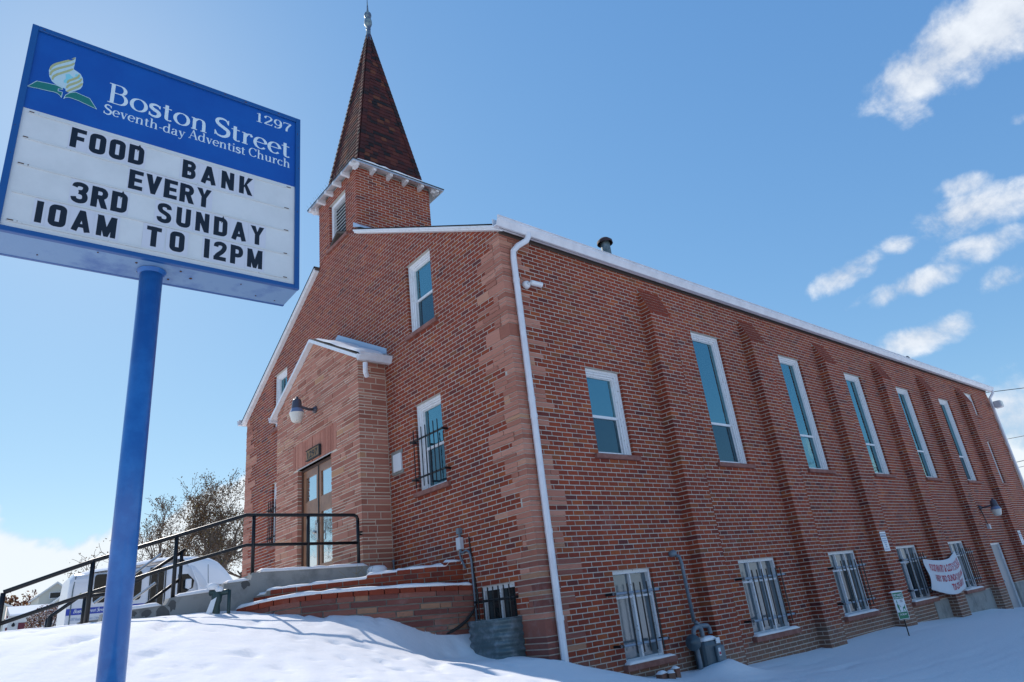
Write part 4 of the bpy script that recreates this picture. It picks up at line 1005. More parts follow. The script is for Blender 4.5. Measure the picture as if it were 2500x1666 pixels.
# upper stepped brick planter wall
upw = thing('planter_wall', (-2.2, -1.6, 0), 'stepped upper brick planter wall capped with snow behind the stone one', 'wall')
def hgt(u):     # top height above the lower cap, stepping down away from the church
    f = u / low.L
    for lim, h in ((.13, 5), (.30, 4.25), (.47, 3.0), (1.1, 1)):
        if f < lim: return h
    return 1
steps = [(0, .25, .395), (.25, 1.03, .345), (1.03, 1.46, .325), (1.46, 2.2, .282), (2.2, 2.95, .275), (2.95, 3.3, .235), (3.3, low.L - .05, .215)]
POF = -.23
def Pup(u, z, d): p, _ = low.at(low.L - u, POF + d); return (p.x, p.y, z)
def utop(u):
    v = low.L - u
    for a, b, z in steps:
        if v <= b: return z
    return steps[-1][2]
mbk = MB(); UB = Pool('brick', M['brick'])
for i in range(60):
    a, b = low.L * i / 60, low.L * (i + 1) / 60; t = utop((a + b) / 2) - .012
    mbk.hexa([Pup(a, -.1, -.010), Pup(b, -.1, -.010), Pup(b, t, -.010), Pup(a, t, -.010), Pup(a, -.1, -.2), Pup(b, -.1, -.2), Pup(b, t, -.2), Pup(a, t, -.2)])
uc = mbk.build('wall_core', bpy.data.materials['grey_mortar'], upw)
for k in range(-1, 6):
    u = (k % 2) * .105 - .1
    while u < low.L:
        s, e = max(u, 0), min(u + .21, low.L); zb = .0 + k * C; u += .21
        if e - s < .05: continue
        zt = utop((s + e) / 2)
        if zb > zt - .03: continue
        top = min(zb + C, zt); g = .007; j = R.uniform(-.003, .006)
        UB.add([Pup(s + g, zb + g, j), Pup(e - g, zb + g, j), Pup(e - g, top - g * .5, j), Pup(s + g, top - g * .5, j), Pup(s + g, zb + g, -.09), Pup(e - g, zb + g, -.09), Pup(e - g, top - g * .5, -.09), Pup(s + g, top - g * .5, -.09)], R.uniform(0, .72), uc, faces=(0, 1, 2, 3, 4, 5))
UB.flush('bricks')
pp = []
for i in range(70):
    v = .0 + (low.L - .05) * i / 69; u = low.L - v; z = utop(u); pp.append(Pup(u, z - .008, -.10))
snow_cap(pp, .19, .04, parent=upw, seed=22)
# snow filling the planter
mb = MB(); cols = 30; rows_ = 12
for i in range(cols + 1):
    v = low.L * i / cols; u = low.L - v; a = Vector(Pup(u, utop(u) - .02, -.15))
    tgt = Vector((-3.24, -.12 if i < 8 else -.12 - 2.3 * (i - 8) / (cols - 8), .34 - .10 * i / cols)) if i > 3 else Vector((-1.6 - .45 * i, -.03, .36))
    for j in range(rows_ + 1):
        f = j / rows_; p = a.lerp(tgt, f); mb.v.append((p.x, p.y, p.z + .05 * math.sin(math.pi * f) + .03 * float(V1(p.x * 3, p.y * 3))))
for i in range(cols):
    for j in range(rows_): a = i * (rows_ + 1) + j; mb.f.append((a, a + 1, a + rows_ + 2, a + rows_ + 1)); mb.t.append(0); mb.m.append(0)
mb.build('snow_fill', M['snow'], upw, smooth=True)

# steps ----------------------------------------------------------------
SX = -3.2
stair = thing('entrance_steps', (-4.6, -2.0, .1), 'grey concrete entrance landing and steps with snow on the side wall', 'steps')
prof = [(-0.57, 0.543), (-2.448, 0.543), (-2.477, 0.449), (-2.824, 0.425), (-2.842, 0.341), (-3.499, 0.294), (-3.537, 0.214), (-4.231, 0.172), (-4.259, -0.02), (-4.306, -0.395), (-0.57, -0.45)]
mb = MB(); xr, xl = SX, SX - .2
n = len(prof)
for i in range(n):
    a, b = prof[i], prof[(i + 1) % n]; mb.poly([(xr, a[0], a[1]), (xr, b[0], b[1]), (xl, b[0], b[1]), (xl, a[0], a[1])][::-1])
mb.poly([(xr, y, z) for y, z in prof][::-1]); mb.poly([(xl, y, z) for y, z in prof])
sw = mb.build('side_wall', M['concrete'], stair)
mb = MB(); mb.box(Pf, SX - 1.6, SX - .2, -.4, .53, .57, 2.43)
for i in range(3): mb.box(Pf, SX - 1.6, SX - .2, -.4, .53 - .13 * (i + 1), 2.43 + .3 * i, 2.73 + .3 * i)
mb.build('landing', M['concrete'], stair)
mb = MB(); mb.poly([(SX - 1.8, y, z) for y, z in prof]); mb.poly([(SX - 1.6, y, z) for y, z in prof][::-1])
for i in range(n):
    a, b = prof[i], prof[(i + 1) % n]; mb.poly([(SX - 1.6, a[0], a[1]), (SX - 1.6, b[0], b[1]), (SX - 1.8, b[0], b[1]), (SX - 1.8, a[0], a[1])][::-1])
mb.build('side_wall', M['concrete'], stair)
# wet patches where snow melts off (thin film on the concrete face)
def blotch(y, z, w, h, seed):
    rn = random.Random(seed); mb = MB(); pts = []
    for i in range(14):
        t = i / 14 * 2 * math.pi; r_ = 1 + rn.uniform(-.3, .25); pts.append((SX + .004, y + math.cos(t) * w * r_, min(z, z + (math.sin(t) - 1) * h * r_)))
    mb.poly(pts); return mb
for i, (y, z, w, h) in enumerate(((-2.552, 0.449, 0.06, 0.05), (-2.899, 0.336, 0.055, 0.05), (-3.574, 0.21, 0.075, 0.1), (-3.462, 0.271, 0.05, 0.06), (-3.743, 0.182, 0.06, 0.05), (-3.912, 0.179, 0.05, 0.04), (-4.071, 0.175, 0.05, 0.05))):
    blotch(y, z - .004, w, h, i).build('wet_patch', M['wet'], sw)
snow_cap([(SX - .09, -0.694, 0.543), (SX - .09, -2.355, 0.543)], .22, .05, parent=stair, seed=31)
snow_cap([(SX - .09, -2.505, 0.444), (SX - .09, -2.805, 0.425)], .22, .045, parent=stair, seed=32)
snow_cap([(SX - .09, -2.88, 0.336), (SX - .09, -3.424, 0.299)], .22, .05, parent=stair, seed=33)
snow_cap([(SX - .09, -3.593, 0.21), (SX - .09, -4.193, 0.172)], .22, .05, parent=stair, seed=34)

def railing(name, x, posts, top, mid, label, r=.026):
    t = thing(name, (x, posts[0][0], posts[0][1]), label, 'railing', 'black handrails of the entrance steps')
    mb = MB(); mb.tube([(x, y, z) for y, z in top], r, 10); mb.build('top_rail', M['black'], t, smooth=True)
    if mid: mb = MB(); mb.tube([(x, y, z) for y, z in mid], r * .9, 10); mb.build('middle_rail', M['black'], t, smooth=True)
    for y, z0_, z1_ in posts: mb = MB(); mb.tube([(x, y, z0_), (x, y, z1_)], r, 10); mb.build('post', M['black'], t, smooth=True)
    return t
rr_ = railing('handrail', SX - .08, [(-0.793, 0.524, 1.274), (-1.614, 0.524, 1.331), (-2.43, 0.524, 1.331), (-3.443, 0.261, 1.073), (-4.381, 0.027, 0.796), (-5.234, -0.039, 0.491)],
        [(-0.791, 1.199), (-0.794, 1.274), (-0.812, 1.312), (-0.854, 1.333), (-2.542, 1.345), (-3.459, 1.072), (-4.385, 0.8), (-5.234, 0.496)], [(-0.798, 0.904), (-2.524, 0.927), (-3.443, 0.693), (-4.378, 0.426), (-5.234, 0.158)],
        'long black pipe handrail descending from the landing nearest the sign')
mb = MB(); mb.tube([(SX - .08, -.79, 1.07), (SX - .08, -.72, 1.07), (SX - .38, -.64, 1.07), (SX - .40, -.55, 1.07)], .014, 6); mb.build('wall_bracket', M['black'], rr_)
railing('handrail', SX - 1.55, [(-2.993, 0.261, 1.059), (-4.203, 0.027, 0.468), (-4.606, -0.02, 0.252)], [(-2.946, 1.082), (-3.87, 0.458), (-4.324, 0.468), (-4.615, 0.252)][:2], [(-2.974, 0.665), (-3.837, 0.027)], 'short black handrail beyond the steps in front of the bus door')
railing('handrail', SX - 1.3, [(-4.203, 0.027, 0.468), (-4.606, -0.02, 0.252)], [(-3.743, 0.505), (-4.324, 0.472), (-4.615, 0.252), (-4.615, -0.02)], None, 'low black handrail at the foot of the steps left of the blue pole')
t = thing('handrail', (SX - 2.0, -3.2, .3), 'bright sunlit handrail parallel to the short black one by the bus door', 'railing', 'black handrails of the entrance steps')
mb = MB(); mb.tube([(SX - 2.0, -3.18, 1.077), (SX - 2.0, -4.024, 0.421)], .02, 8); mb.build('top_rail', M['steel'], t); mb = MB(); mb.tube([(SX - 2.0, -3.227, 0.655), (SX - 2.0, -4.024, 0.055)], .02, 8); mb.build('middle_rail', M['steel'], t)

# window well ------------------------------------------------------------
well = MB(); cxw, wr, wd = -.835, .41, .34; nz_ = 60; na = 20
for j in range(nz_ + 1):
    z = -.43 - .62 * j / nz_; cor = .010 * math.sin(j / nz_ * 2 * math.pi * 7)
    for i in range(na + 1):
        # flat front with rounded corners
        t = math.pi * i / na; cx_, sn = math.cos(t), math.sin(t); px = cxw - wr * math.copysign(abs(cx_) ** .45, cx_) - cor * cx_; py = -.005 - (wd + cor) * abs(sn) ** .45
        well.v.append((px, py, z))
for j in range(nz_):
    for i in range(na): a = j * (na + 1) + i; well.f.append((a, a + na + 1, a + na + 2, a + 1)); well.t.append(0); well.m.append(0)
wt = thing('window_well', (cxw, -.2, -.9), 'corrugated galvanised window well below the barred front basement window', 'window well')
well.build('corrugated_sheet', M['galv'], wt, smooth=True)
mb = MB(); mb.tube([(cxw - wr * math.copysign(abs(math.cos(t)) ** .45, math.cos(t)), -.005 - wd * abs(math.sin(t)) ** .45, -.43) for t in [math.pi * i / 20 for i in range(21)]], .012, 6); mb.build('rim', M['galv'], wt)

# electrical boxes, cables ------------------------------------------------
eb = thing('junction_box', (-1.62, -.04, .7), 'small grey junction box with two bent conduits beside the front basement window', 'electrical box')
mb = MB(); mb.box(Pf, -1.66, -1.56, .55, .72, 0, .07); mb.build('box', M['boxmetal'], eb, bevel=.006)
mb = MB(); mb.tube([(-1.60, -.035, .72), (-1.60, -.035, .78)], .018, 8); mb.box(Pf, -1.635, -1.57, .77, .85, .0, .07); mb.build('weatherhead', M['conduit'], eb)
mb = MB(); mb.tube(smooth_path([(-1.60, -.04, .55), (-1.59, -.04, .52), (-1.56, -.04, .50), (-1.46, -.04, .52), (-1.39, -.04, .48), (-1.36, -.04, .38), (-1.355, -.04, .2), (-1.35, -.04, -.1), (-1.35, -.04, -.45)], 5), .0155, 8); mb.build('conduit', M['conduit'], eb, smooth=True)
mb = MB(); mb.tube(smooth_path([(-1.62, -.04, .55), (-1.62, -.04, .46), (-1.56, -.04, .36), (-1.50, -.05, .28)], 5), .014, 8); mb.build('conduit', M['conduit'], eb, smooth=True)
cb = MB(); cb.tube(smooth_path([(-1.40, -.015, .70), (-1.40, -.015, .6), (-1.37, -.015, .3), (-1.33, -.02, 0), (-1.32, -.03, -.15), (-1.36, -.08, -.3), (-1.45, -.2, -.42), (-1.52, -.42, -.50), (-1.60, -.72, -.52), (-1.72, -.98, -.44), (-1.86, -1.2, -.33)], 6), .010, 6)
tag(cb.build('cable', M['rubber'], None, smooth=True), 'black cable hanging down the front wall and along the stone wall foot', 'cable')
cb = MB(); cb.tube(smooth_path([(-1.33, -.10, -.30), (-1.40, -.24, -.44), (-1.50, -.46, -.54), (-1.62, -.75, -.56), (-1.75, -.98, -.48), (-1.9, -1.22, -.34)], 6), .019, 8)
tag(cb.build('hose', M['rubber'], None, smooth=True), 'thick black hose curving along the foot of the stone retaining wall', 'hose')
mb = MB(); mb.box(Pf, -3.40, -3.14, 2.06, 2.36, 0, .035); t = thing('access_panel', (-3.27, 0, 2.1), 'small white square panel on the brickwork right of the porch', 'panel')
mb.build('cover', M['signwhite'], t, bevel=.005)
mb = MB(); mb.box(Pf, -3.46, -3.40, 2.02, 2.42, 0, .025); mb.box(Pf, -3.40, -3.10, 2.36, 2.42, 0, .02); mb.box(Pf, -3.40, -3.1, 2.01, 2.06, 0, .02); mb.build('mortar_patch', bpy.data.materials['grey_mortar'], t)
mb = MB(); mb.tube([(-3.50, -.05, .35), (-3.50, -.05, .60)], .014, 8); mb.lathe((-3.50, -.05, .60), [(.02, 0), (.024, .02), (.016, .04), (0, .045)], 8); tag(mb.build('vent_pipe', M['conduit'], None), 'short grey pipe standing in the corner of porch and front wall', 'pipe')
# round capped snow mound next to it
sm = MB(); sm.lathe((-3.15, -.55, .42), [(.16, 0), (.16, .06), (.12, .10), (.05, .115), (0, .118)], 12); tag(sm.build('drain_cover', M['snow'], None, smooth=True), 'low round snow capped cover behind the planter wall', 'cover')
# twigs
mb = MB()
for i in range(9): a = R.uniform(0, 6.28); x, y = -2.95 + R.uniform(-.15, .15), -.9 + R.uniform(-.2, .2); mb.tube([(x, y, .30), (x + .05 * math.cos(a), y + .05 * math.sin(a), .42), (x + .13 * math.cos(a), y + .13 * math.sin(a), .50 + R.uniform(-.05, .06))], .0025, 3, cap=False)
tag(mb.build('dry_twigs', M['twig'], None), 'few dry straw twigs poking out of the planter snow', 'plant')

# standpipe beside the steps
sp_ = thing('standpipe', (-2.82, -2.98, 0), 'dark green valve standpipe with snow cap and hanging white tag', 'standpipe')
vm = mat('valve_green', (.03, .06, .06), .5, metal=.2)
def spx(y, z, x=-2.85): return (x, y, z)
mb = MB(); mb.lathe((-2.86, -3.02, -.05), [(.045, 0), (.045, .12), (.042, .20), (.06, .24), (.065, .30), (.05, .34), (.05, .36)], 12); mb.tube([(-2.86, -3.02, .28), (-2.80, -2.93, .29), (-2.775, -2.90, .29)], .035, 8); mb.tube([(-2.86, -3.02, .3), (-2.92, -3.09, .30)], .04, 8); mb.tube([(-2.77, -2.895, -.05), (-2.77, -2.895, .31)], .022, 8); mb.build('valve_body', vm, sp_, smooth=True)
mb = MB(); mb.lathe((-2.90, -3.06, .33), [(.055, 0), (.075, .02), (.072, .06), (.04, .085), (0, .09)], 12); mb.lathe((-2.84, -3.0, .30), [(.05, 0), (.055, .03), (.03, .06), (0, .065)], 10); mb.build('snow_cap', M['snow'], sp_, smooth=True)
mb = MB(); mb.hexa([(-2.83, -3.10, .20), (-2.80, -3.04, .235), (-2.80, -3.085, .06), (-2.83, -3.16, .03), (-2.835, -3.10, .20), (-2.805, -3.04, .235), (-2.805, -3.085, .06), (-2.835, -3.16, .03)][::1]); tg = mb.build('tag', M['signwhite'], sp_)

# fixtures on the walls ---------------------------------------------------
def yard_lamp(loc, out, label, s=1.):
    t = thing('wall_lamp', loc, label, 'lamp'); L0 = Vector(loc); o = Vector(out)
    c = L0 + o * .40 * s
    mb = MB(); mb.lathe(L0, [(.07 * s, 0), (.07 * s, .02), (.045 * s, .05), (.03 * s, .06)], 12, o); mb.tube([L0 + o * .04, L0 + o * .15 * s + Vector((0, 0, -.01)), c + Vector((0, 0, .03))], .028 * s, 8); mb.build('arm', M['lampmetal'], t, smooth=True)
    mb = MB(); mb.lathe(c, [(.0, .21 * s), (.02 * s, .21 * s), (.028 * s, .205 * s), (.03 * s, .16 * s), (.075 * s, .15 * s), (.085 * s, .12 * s), (.10 * s, -.02 * s), (.105 * s, -.04 * s)], 18); mb.build('housing', M['lampmetal'], t, smooth=True)
    mb = MB(); mb.lathe(c, [(.105 * s, -.035 * s), (.11 * s, -.05 * s), (.135 * s, -.10 * s), (.145 * s, -.12 * s)], 18); mb.build('collar', M['lampblue'], t, smooth=True)
    mb = MB(); mb.lathe(c, [(.143 * s, -.12 * s), (.135 * s, -.14 * s), (.10 * s, -.27 * s), (.075 * s, -.30 * s), (0, -.305 * s)], 18); mb.build('lens', M['lens'], t, smooth=True)
yard_lamp((-5.36, -VD - .01, 3.72), (.12, -1, 0), 'barn style lamp with milky lens on the stone porch above the door')
yard_lamp((.01, 17.35, .86), (1, 0, 0), 'barn style lamp on the side wall near the grey side door', .95)
mb = MB(); mb.tube(smooth_path([(.03, 17.3, .8), (.03, 17.38, .6), (.03, 17.45, .35)], 4), .012, 6); t = thing('conduit_box', (.03, 17.45, .3), 'thin conduit and small box under the side wall lamp', 'electrical box'); mb.build('conduit', M['black'], t)
mb = MB(); mb.box(Ps, 17.40, 17.52, .25, .38, 0, .07); mb.build('box', M['boxmetal'], t)
pl = thing('house_number_plate', (-5.43, -VD - .03, 2.78), 'brown wooden plate numbered 1297 above the entrance doors', 'number plate')
mb = MB(); mb.box(Pv, -5.72, -5.14, 2.78, 2.965, .012, .045); mb.build('board', mat('oak', (.26, .13, .035), .5, noise=((.12, .06, .02), 14, .4, .6)), pl, bevel=.004)
mb = MB(); mb.box(Pv, -5.735, -5.125, 2.765, 2.78, .01, .055); mb.box(Pv, -5.735, -5.125, 2.965, 2.98, .01, .055); mb.box(Pv, -5.14, -5.122, 2.78, 2.965, .01, .055); mb.build('rim', M['dark'], pl)

# security camera
sc = thing('security_camera', (.02, .46, 4.2), 'white bullet security camera beside the front downspout', 'camera')
mb = MB(); mb.lathe((.012, .42, 4.21), [(.065, 0), (.065, .03), (.05, .06), (.02, .065)], 14, (1, 0, 0)); mb.tube([(.05, .42, 4.21), (.09, .47, 4.22)], .022, 8); mb.build('mount', M['plastic'], sc, smooth=True)
mb = MB(); d = Vector((.12, 1, -.05)).normalized(); mb.lathe((.10, .45, 4.225), [(.0, 0), (.038, .0), (.042, .02), (.042, .17), (.045, .18), (.045, .20)], 14, d); mb.build('body', M['plastic'], sc, smooth=True)
mb = MB(); mb.lathe(Vector((.10, .45, 4.225)) + d * .195, [(.043, 0), (.043, .012), (0, .012)], 14, d); mb.build('lens', M['black'], sc)

# gas meter
gm = thing('gas_meter', (.2, 2.9, -1.4), 'grey gas meter with regulator and riser pipe beside the first basement window', 'gas meter')
mb = MB(); mb.tube([(.07, 2.72, .14), (.09, 2.77, .12), (.10, 2.785, .02), (.11, 2.79, -.80)], .027, 10); mb.lathe((.03, 2.70, .17), [(.06, -.03), (.075, 0), (.05, .04), (0, .05)], 10, (0, -.4, 1)); mb.build('riser_pipe', M['conduit'], gm, smooth=True)
mb = MB(); mb.tube(smooth_path([(.13, 2.79, -.80), (.15, 2.84, -.86), (.16, 2.96, -.87), (.16, 3.02, -.88), (.16, 3.05, -.92), (.16, 3.06, -.99)], 4), .033, 10); mb.tube(smooth_path([(.22, 2.78, -1.0), (.22, 2.775, -.92), (.22, 2.74, -.875), (.22, 2.66, -.87), (.22, 2.60, -.90), (.22, 2.58, -1.0), (.22, 2.60, -1.35), (.2, 2.6, -1.6)], 4), .033, 10); mb.tube([(.15, 2.79, -.85), (.22, 2.74, -.875)], .03, 8); mb.build('pipework', M['conduit'], gm, smooth=True)
mb = MB()
for (y0_, y1_, z0_, z1_, x0_, x1_) in ((2.68, 3.10, -1.50, -1.06, .06, .30),):
    mb.box(Ps, y0_, y1_, z0_, z1_, x0_, x1_)
mb.build('meter_body', M['meter'], gm, bevel=.06)
mb = MB(); mb.box(Ps, 2.88, 3.07, -1.46, -1.14, .30, .35); mb.build('index_cover', mat('meter_light', (.11, .155, .185), .4), gm, bevel=.02)
mb = MB(); mb.box(Ps, 2.95, 3.04, -1.115, -1.04, .302, .312); mb.build('sticker', M['signwhite'], gm)
mb = MB(); mb.box(Ps, 2.90, 2.95, -1.27, -1.17, .352, .356, mat=0); mb.box(Ps, 2.905, 2.945, -1.255, -1.22, .3565, .358, mat=1); mb.build('sticker', [M['signwhite'], M['redprint']], gm)
mb = MB(); mb.lathe((.25, 2.50, -1.05), [(.0, 0), (.10, .0), (.11, .015), (.10, .03), (.04, .045), (.035, .09), (0, .09)], 20, (.35, -.9, .1)); mb.build('regulator', M['meter'], gm, smooth=True)
snow_cap([(.18, 2.72, -1.065), (.18, 3.06, -1.065)], .20, .06, parent=gm, seed=44)
# loose bricks in the snow under window one
for i, (x, y, a) in enumerate(((.24, 1.72, .2), (.22, 1.93, .5), (.30, 1.83, 1.0), (.20, 2.06, .1))):
    z = gz(x, y); ca, sa = math.cos(a), math.sin(a); w_, l_, h_ = .045, (.09, .05, .05, .05)[i], (.04, .05, .035, .09)[i]
    Pq = lambda u, zz, d: (x + d * ca - u * sa, y + d * sa + u * ca, zz)
    mb = MB(); mb.box(Pq, -l_, l_, z - .06, z + h_ + .03, -w_, w_, tint=.2)
    t = mb.build('loose_brick', M['brick'], None, tint=True, bevel=.006); tag(t, ('leftmost and longest loose brick in the snow under the first basement window', 'middle loose brick, lying behind its neighbours under the barred window', 'short loose brick lying nearest the street in the snow pile', 'tall upright loose brick at the right end of the snowy pile')[i], 'brick', 'loose bricks in the snow under the first basement window')
    snow_cap([Pq(-l_, z + h_ + .028, 0), Pq(l_, z + h_ + .028, 0)], .09, .035, parent=t, seed=60 + i)

# parking notices
def notice(y, z0, z1, w, label):
    t = thing('wall_notice', (.21, y, z0), label, 'sign'); Pn = lambda u, z, d: (.2 + d, u, z); H = z1 - z0
    mb = MB(); mb.box(Pn, y, y + w, z0, z1, .008, .012); mb.build('plate', M['signwhite'], t)
    mb = MB(); mb.box(Pn, y + .004, y + w - .004, z1 - H * .13, z1 - H * .10, .0125, .0135); mb.box(Pn, y + .004, y + w - .004, z1 - H * .26, z1 - H * .23, .0125, .0135); mb.build('band', M['darkprint'], t)
    mb = MB()
    for f, ww in ((.20, .8), (.36, .78), (.47, .86), (.57, .5), (.68, .35), (.78, .3), (.90, .8)):
        u = y + w * (1 - ww) / 2; e = y + w * (1 + ww) / 2
        while u < e: s_ = min(R.uniform(.010, .02), e - u); mb.box(Pn, u, u + s_, z1 - H * f - .012, z1 - H * f + .012, .0125, .0132); u += s_ + .006
    mb.build('print', M['greyprint'], t)
notice(9.66, -.09, .315, .285, 'tall white notice on the third pilaster left of the banner')
notice(19.25, -.27, .14, .27, 'tall white notice on the last pilaster beyond the side door')

# text helpers ------------------------------------------------------------
def text_obj(name, s, mapf, mt, parent, height, width=None, bold=.0, shear=0.):
    """Blender's built in font turned into a mesh; mapf maps (x 0..W, y 0..H) into the world"""
    cu = bpy.data.curves.new(name, 'FONT'); cu.body = s; cu.size = 1; cu.offset = bold; cu.resolution_u = 3
    tmp = bpy.data.objects.new('tmp', cu); COL.objects.link(tmp)
    dg = bpy.context.evaluated_depsgraph_get(); me = bpy.data.meshes.new_from_object(tmp.evaluated_get(dg)); bpy.data.objects.remove(tmp); bpy.data.curves.remove(cu)
    n = len(me.vertices); co = np.zeros(n * 3); me.vertices.foreach_get('co', co); co = co.reshape(-1, 3)
    x0, x1 = co[:, 0].min(), co[:, 0].max(); y0 = 0.; y1 = .70; sy_ = height / (y1 - y0); sx_ = (width / (x1 - x0)) if width else sy_
    pos = WPOS[parent.name]
    for i, v in enumerate(me.vertices):
        p = mapf((co[i, 0] - x0) * sx_ + shear * co[i, 1] * sy_, (co[i, 1] - y0) * sy_); v.co = Vector(p) - pos
    me.materials.append(mt); o = bpy.data.objects.new(name, me); attach(o, parent, pos); return o
mbn = text_obj('numerals', '1297', lambda x, y: Pv(-5.66 + x, 2.81 + y, .048), M['dark'], pl, .12, .46, bold=.02)

# banner
bn = thing('banner', (.3, 12.4, -.7), 'sagging white cloth banner with red lettering tied between two barred windows', 'banner')
BY0, BY1 = 11.33, 13.42
def bmap(f, g):
    y = BY0 + (BY1 - BY0) * f
    top = -.33 - .075 * math.sin(math.pi * f) + (.0 if f < .75 else (f - .75) * .38)
    bot = -.97 - .17 * math.sin(math.pi * (f * .9 + .02)) - .05 * f
    z = top + (bot - top) * g
    x = .27 + .035 * math.sin(f * 9 + g * 3) * math.sin(math.pi * g) + .025 * math.sin((f * 5 - g * 6)) + .05 * math.sin(math.pi * f) * g + .03 * f
    return (x, y + .03 * math.sin(g * 5) - (.04 * g if f < .5 else -.0), z)
mb = MB(); nu, nv = 60, 30
for i in range(nu + 1):
    for j in range(nv + 1): mb.v.append(bmap(i / nu, j / nv))
for i in range(nu):
    for j in range(nv): a = i * (nv + 1) + j; mb.f.append((a, a + nv + 1, a + nv + 2, a + 1)); mb.t.append(0); mb.m.append(0)
co_ = mb.build('cloth', M['cloth'], bn, smooth=True); so = co_.modifiers.new('s', 'SOLIDIFY'); so.thickness = .003
def bt(s, f0, f1, g0, hh):
    W_ = BY1 - BY0; H_ = .78
    def mp(x, y):
        p = bmap(f0 + x / W_, g0 - y / H_); return (p[0] + .006, p[1], p[2])
    text_obj('lettering', s, mp, M['redprint'], bn, hh, (f1 - f0) * W_, bold=.03)
bt('FOOD PANTRY & CLOTHING BANK', .10, .95, .34, .155); bt('EVERY 3RD SUNDAY @ 10AM-1', .22, .96, .62, .135); bt('720-225-5811', .52, .93, .88, .135)
mb = MB()
for a_, b_ in ((bmap(0, 0), (.16, 11.2, -.30)), (bmap(0, 1), (.16, 11.98, -.94)), (bmap(0.02, 1), (.17, 11.35, -.93)), (bmap(1, 0), (.16, 13.9, -.3))): mb.tube([a_, b_], .004, 4)
mb.build('string', M['black'], bn)

# pet sign on a stake
px_, py_ = .744, 8.291; zg = gz(px_, py_)
ps = thing('pet_waste_sign', (px_, py_, zg), 'small green and white pet waste sign on a thin black stake', 'sign')
az = math.atan2(CAM[1] - py_, CAM[0] - px_) + .80; un = Vector((-math.sin(az), math.cos(az), 0)); nn = Vector((math.cos(az), math.sin(az), 0)); B0 = Vector((px_, py_, 0))
Pg = lambda u, z, d: tuple(B0 + un * u + nn * d + Vector((0, 0, z)))
zs0, zs1 = -1.33, -.85; hw = .125
mb = MB(); mb.tube([Pg(0, zg - .1, 0), Pg(0, zs1 + .01, 0)], .011, 6); mb.build('stake', M['black'], ps)
mb = MB(); mb.box(Pg, -hw, hw, zs0, zs1, .012, .016); mb.build('plate', M['signwhite'], ps, bevel=.0)
for za_, zb_ in ((zs1 - .125, zs1 - .010), (zs0 + .010, zs0 + .125)): mb = MB(); mb.box(Pg, -hw + .010, hw - .010, za_, zb_, .0165, .0175); mb.build('green_panel', M['green'], ps)
text_obj('lettering', 'PET WASTE', lambda x, y: Pg(-.10 + x, zs1 - .075 + y, .019), M['signwhite'], ps, .038, .20, bold=.03)
text_obj('lettering', 'TRANSMITS DISEASE', lambda x, y: Pg(-.105 + x, zs1 - .112 + y, .019), M['signwhite'], ps, .022, .21, bold=.03)
text_obj('lettering', 'LEASH\nCURB', lambda x, y: Pg(.01 + x, zs1 - .16 + y, .0185), M['darkprint'], ps, .018, .07, bold=.02)
def flat(pts, nm, d=.0185): mb = MB(); mb.poly([Pg(u, z + .0, d) for u, z in pts]); return mb
zc_ = (zs0 + zs1) / 2
fig = MB()
for pts, d in (([(-.075, .03), (-.055, .03), (-.038, -.03), (-.048, -.055), (-.085, -.03), (-.088, .01)], 0), ([(-.08, .095), (-.062, .095), (-.060, .04), (-.078, .04)], .0003), ([(-.085, -.03), (-.048, -.05), (-.032, -.105), (-.055, -.105)], .0006), ([(-.045, .01), (-.035, .01), (0, -.02), (-.004, -.03)], .0009)):
    fig.poly([Pg(u, zc_ + z, .0185 + d) for u, z in pts])
fig.build('walker_pictogram', M['green'], ps)
fig = MB()
for pts, d in (([(.035, -.04), (.08, -.02), (.095, .01), (.10, -.01), (.09, -.06), (.04, -.065)], 0), ([(.035, -.06), (.048, -.06), (.045, -.11), (.030, -.11)], .0003), ([(.08, -.055), (.092, -.055), (.102, -.11), (.088, -.11)], .0006)):
    fig.poly([Pg(u, zc_ + z, .0185 + d) for u, z in pts])
fig.build('dog_pictogram', M['green'], ps)
text_obj('lettering', 'IT IS THE LAW', lambda x, y: Pg(-.08 + x, zs0 + .07 + y, .019), M['signwhite'], ps, .028, .16, bold=.03)
snow_cap([Pg(-.16, zs1 - .005, -.0), Pg(.16, zs1 - .005, 0.)], .05, .025, parent=ps, seed=70)

# floodlight at the far corner, low wall flood
fl = thing('floodlight', (.15, YB - .4, 4.5), 'grey box floodlight high at the far corner of the side wall', 'floodlight')
mb = MB(); mb.box(lambda u, z, d: (.15 + d, 22.2 + u, 4.42 + z), -.14, .14, -.14, .10, .05, .28); mb.build('housing', M['boxmetal'], fl, bevel=.03)
mb = MB(); mb.box(lambda u, z, d: (.15 + d, 22.2 + u, 4.42 + z), -.11, .11, -.11, .07, .281, .29); mb.build('lens', M['lens'], fl)

# ------------------------------------------------------------------ flush masonry
BR.flush('bricks'); ST.flush('stones'); STR.flush('red_stones'); SH.flush('shingles')
bpy.context.view_layer.update()

# ------------------------------------------------------------------ stroke lettering
def arc(cx_, cy_, rx, ry, a0, a1, n=14): return [(cx_ + rx * math.cos(rad(a0 + (a1 - a0) * i / n)), cy_ + ry * math.sin(rad(a0 + (a1 - a0) * i / n))) for i in range(n + 1)]
def crom(pts, n=6):
    P = [Vector((a, b, 0)) for a, b in pts]; return [(p.x, p.y) for p in smooth_path(P, n)]
TK, TN = .135, .042
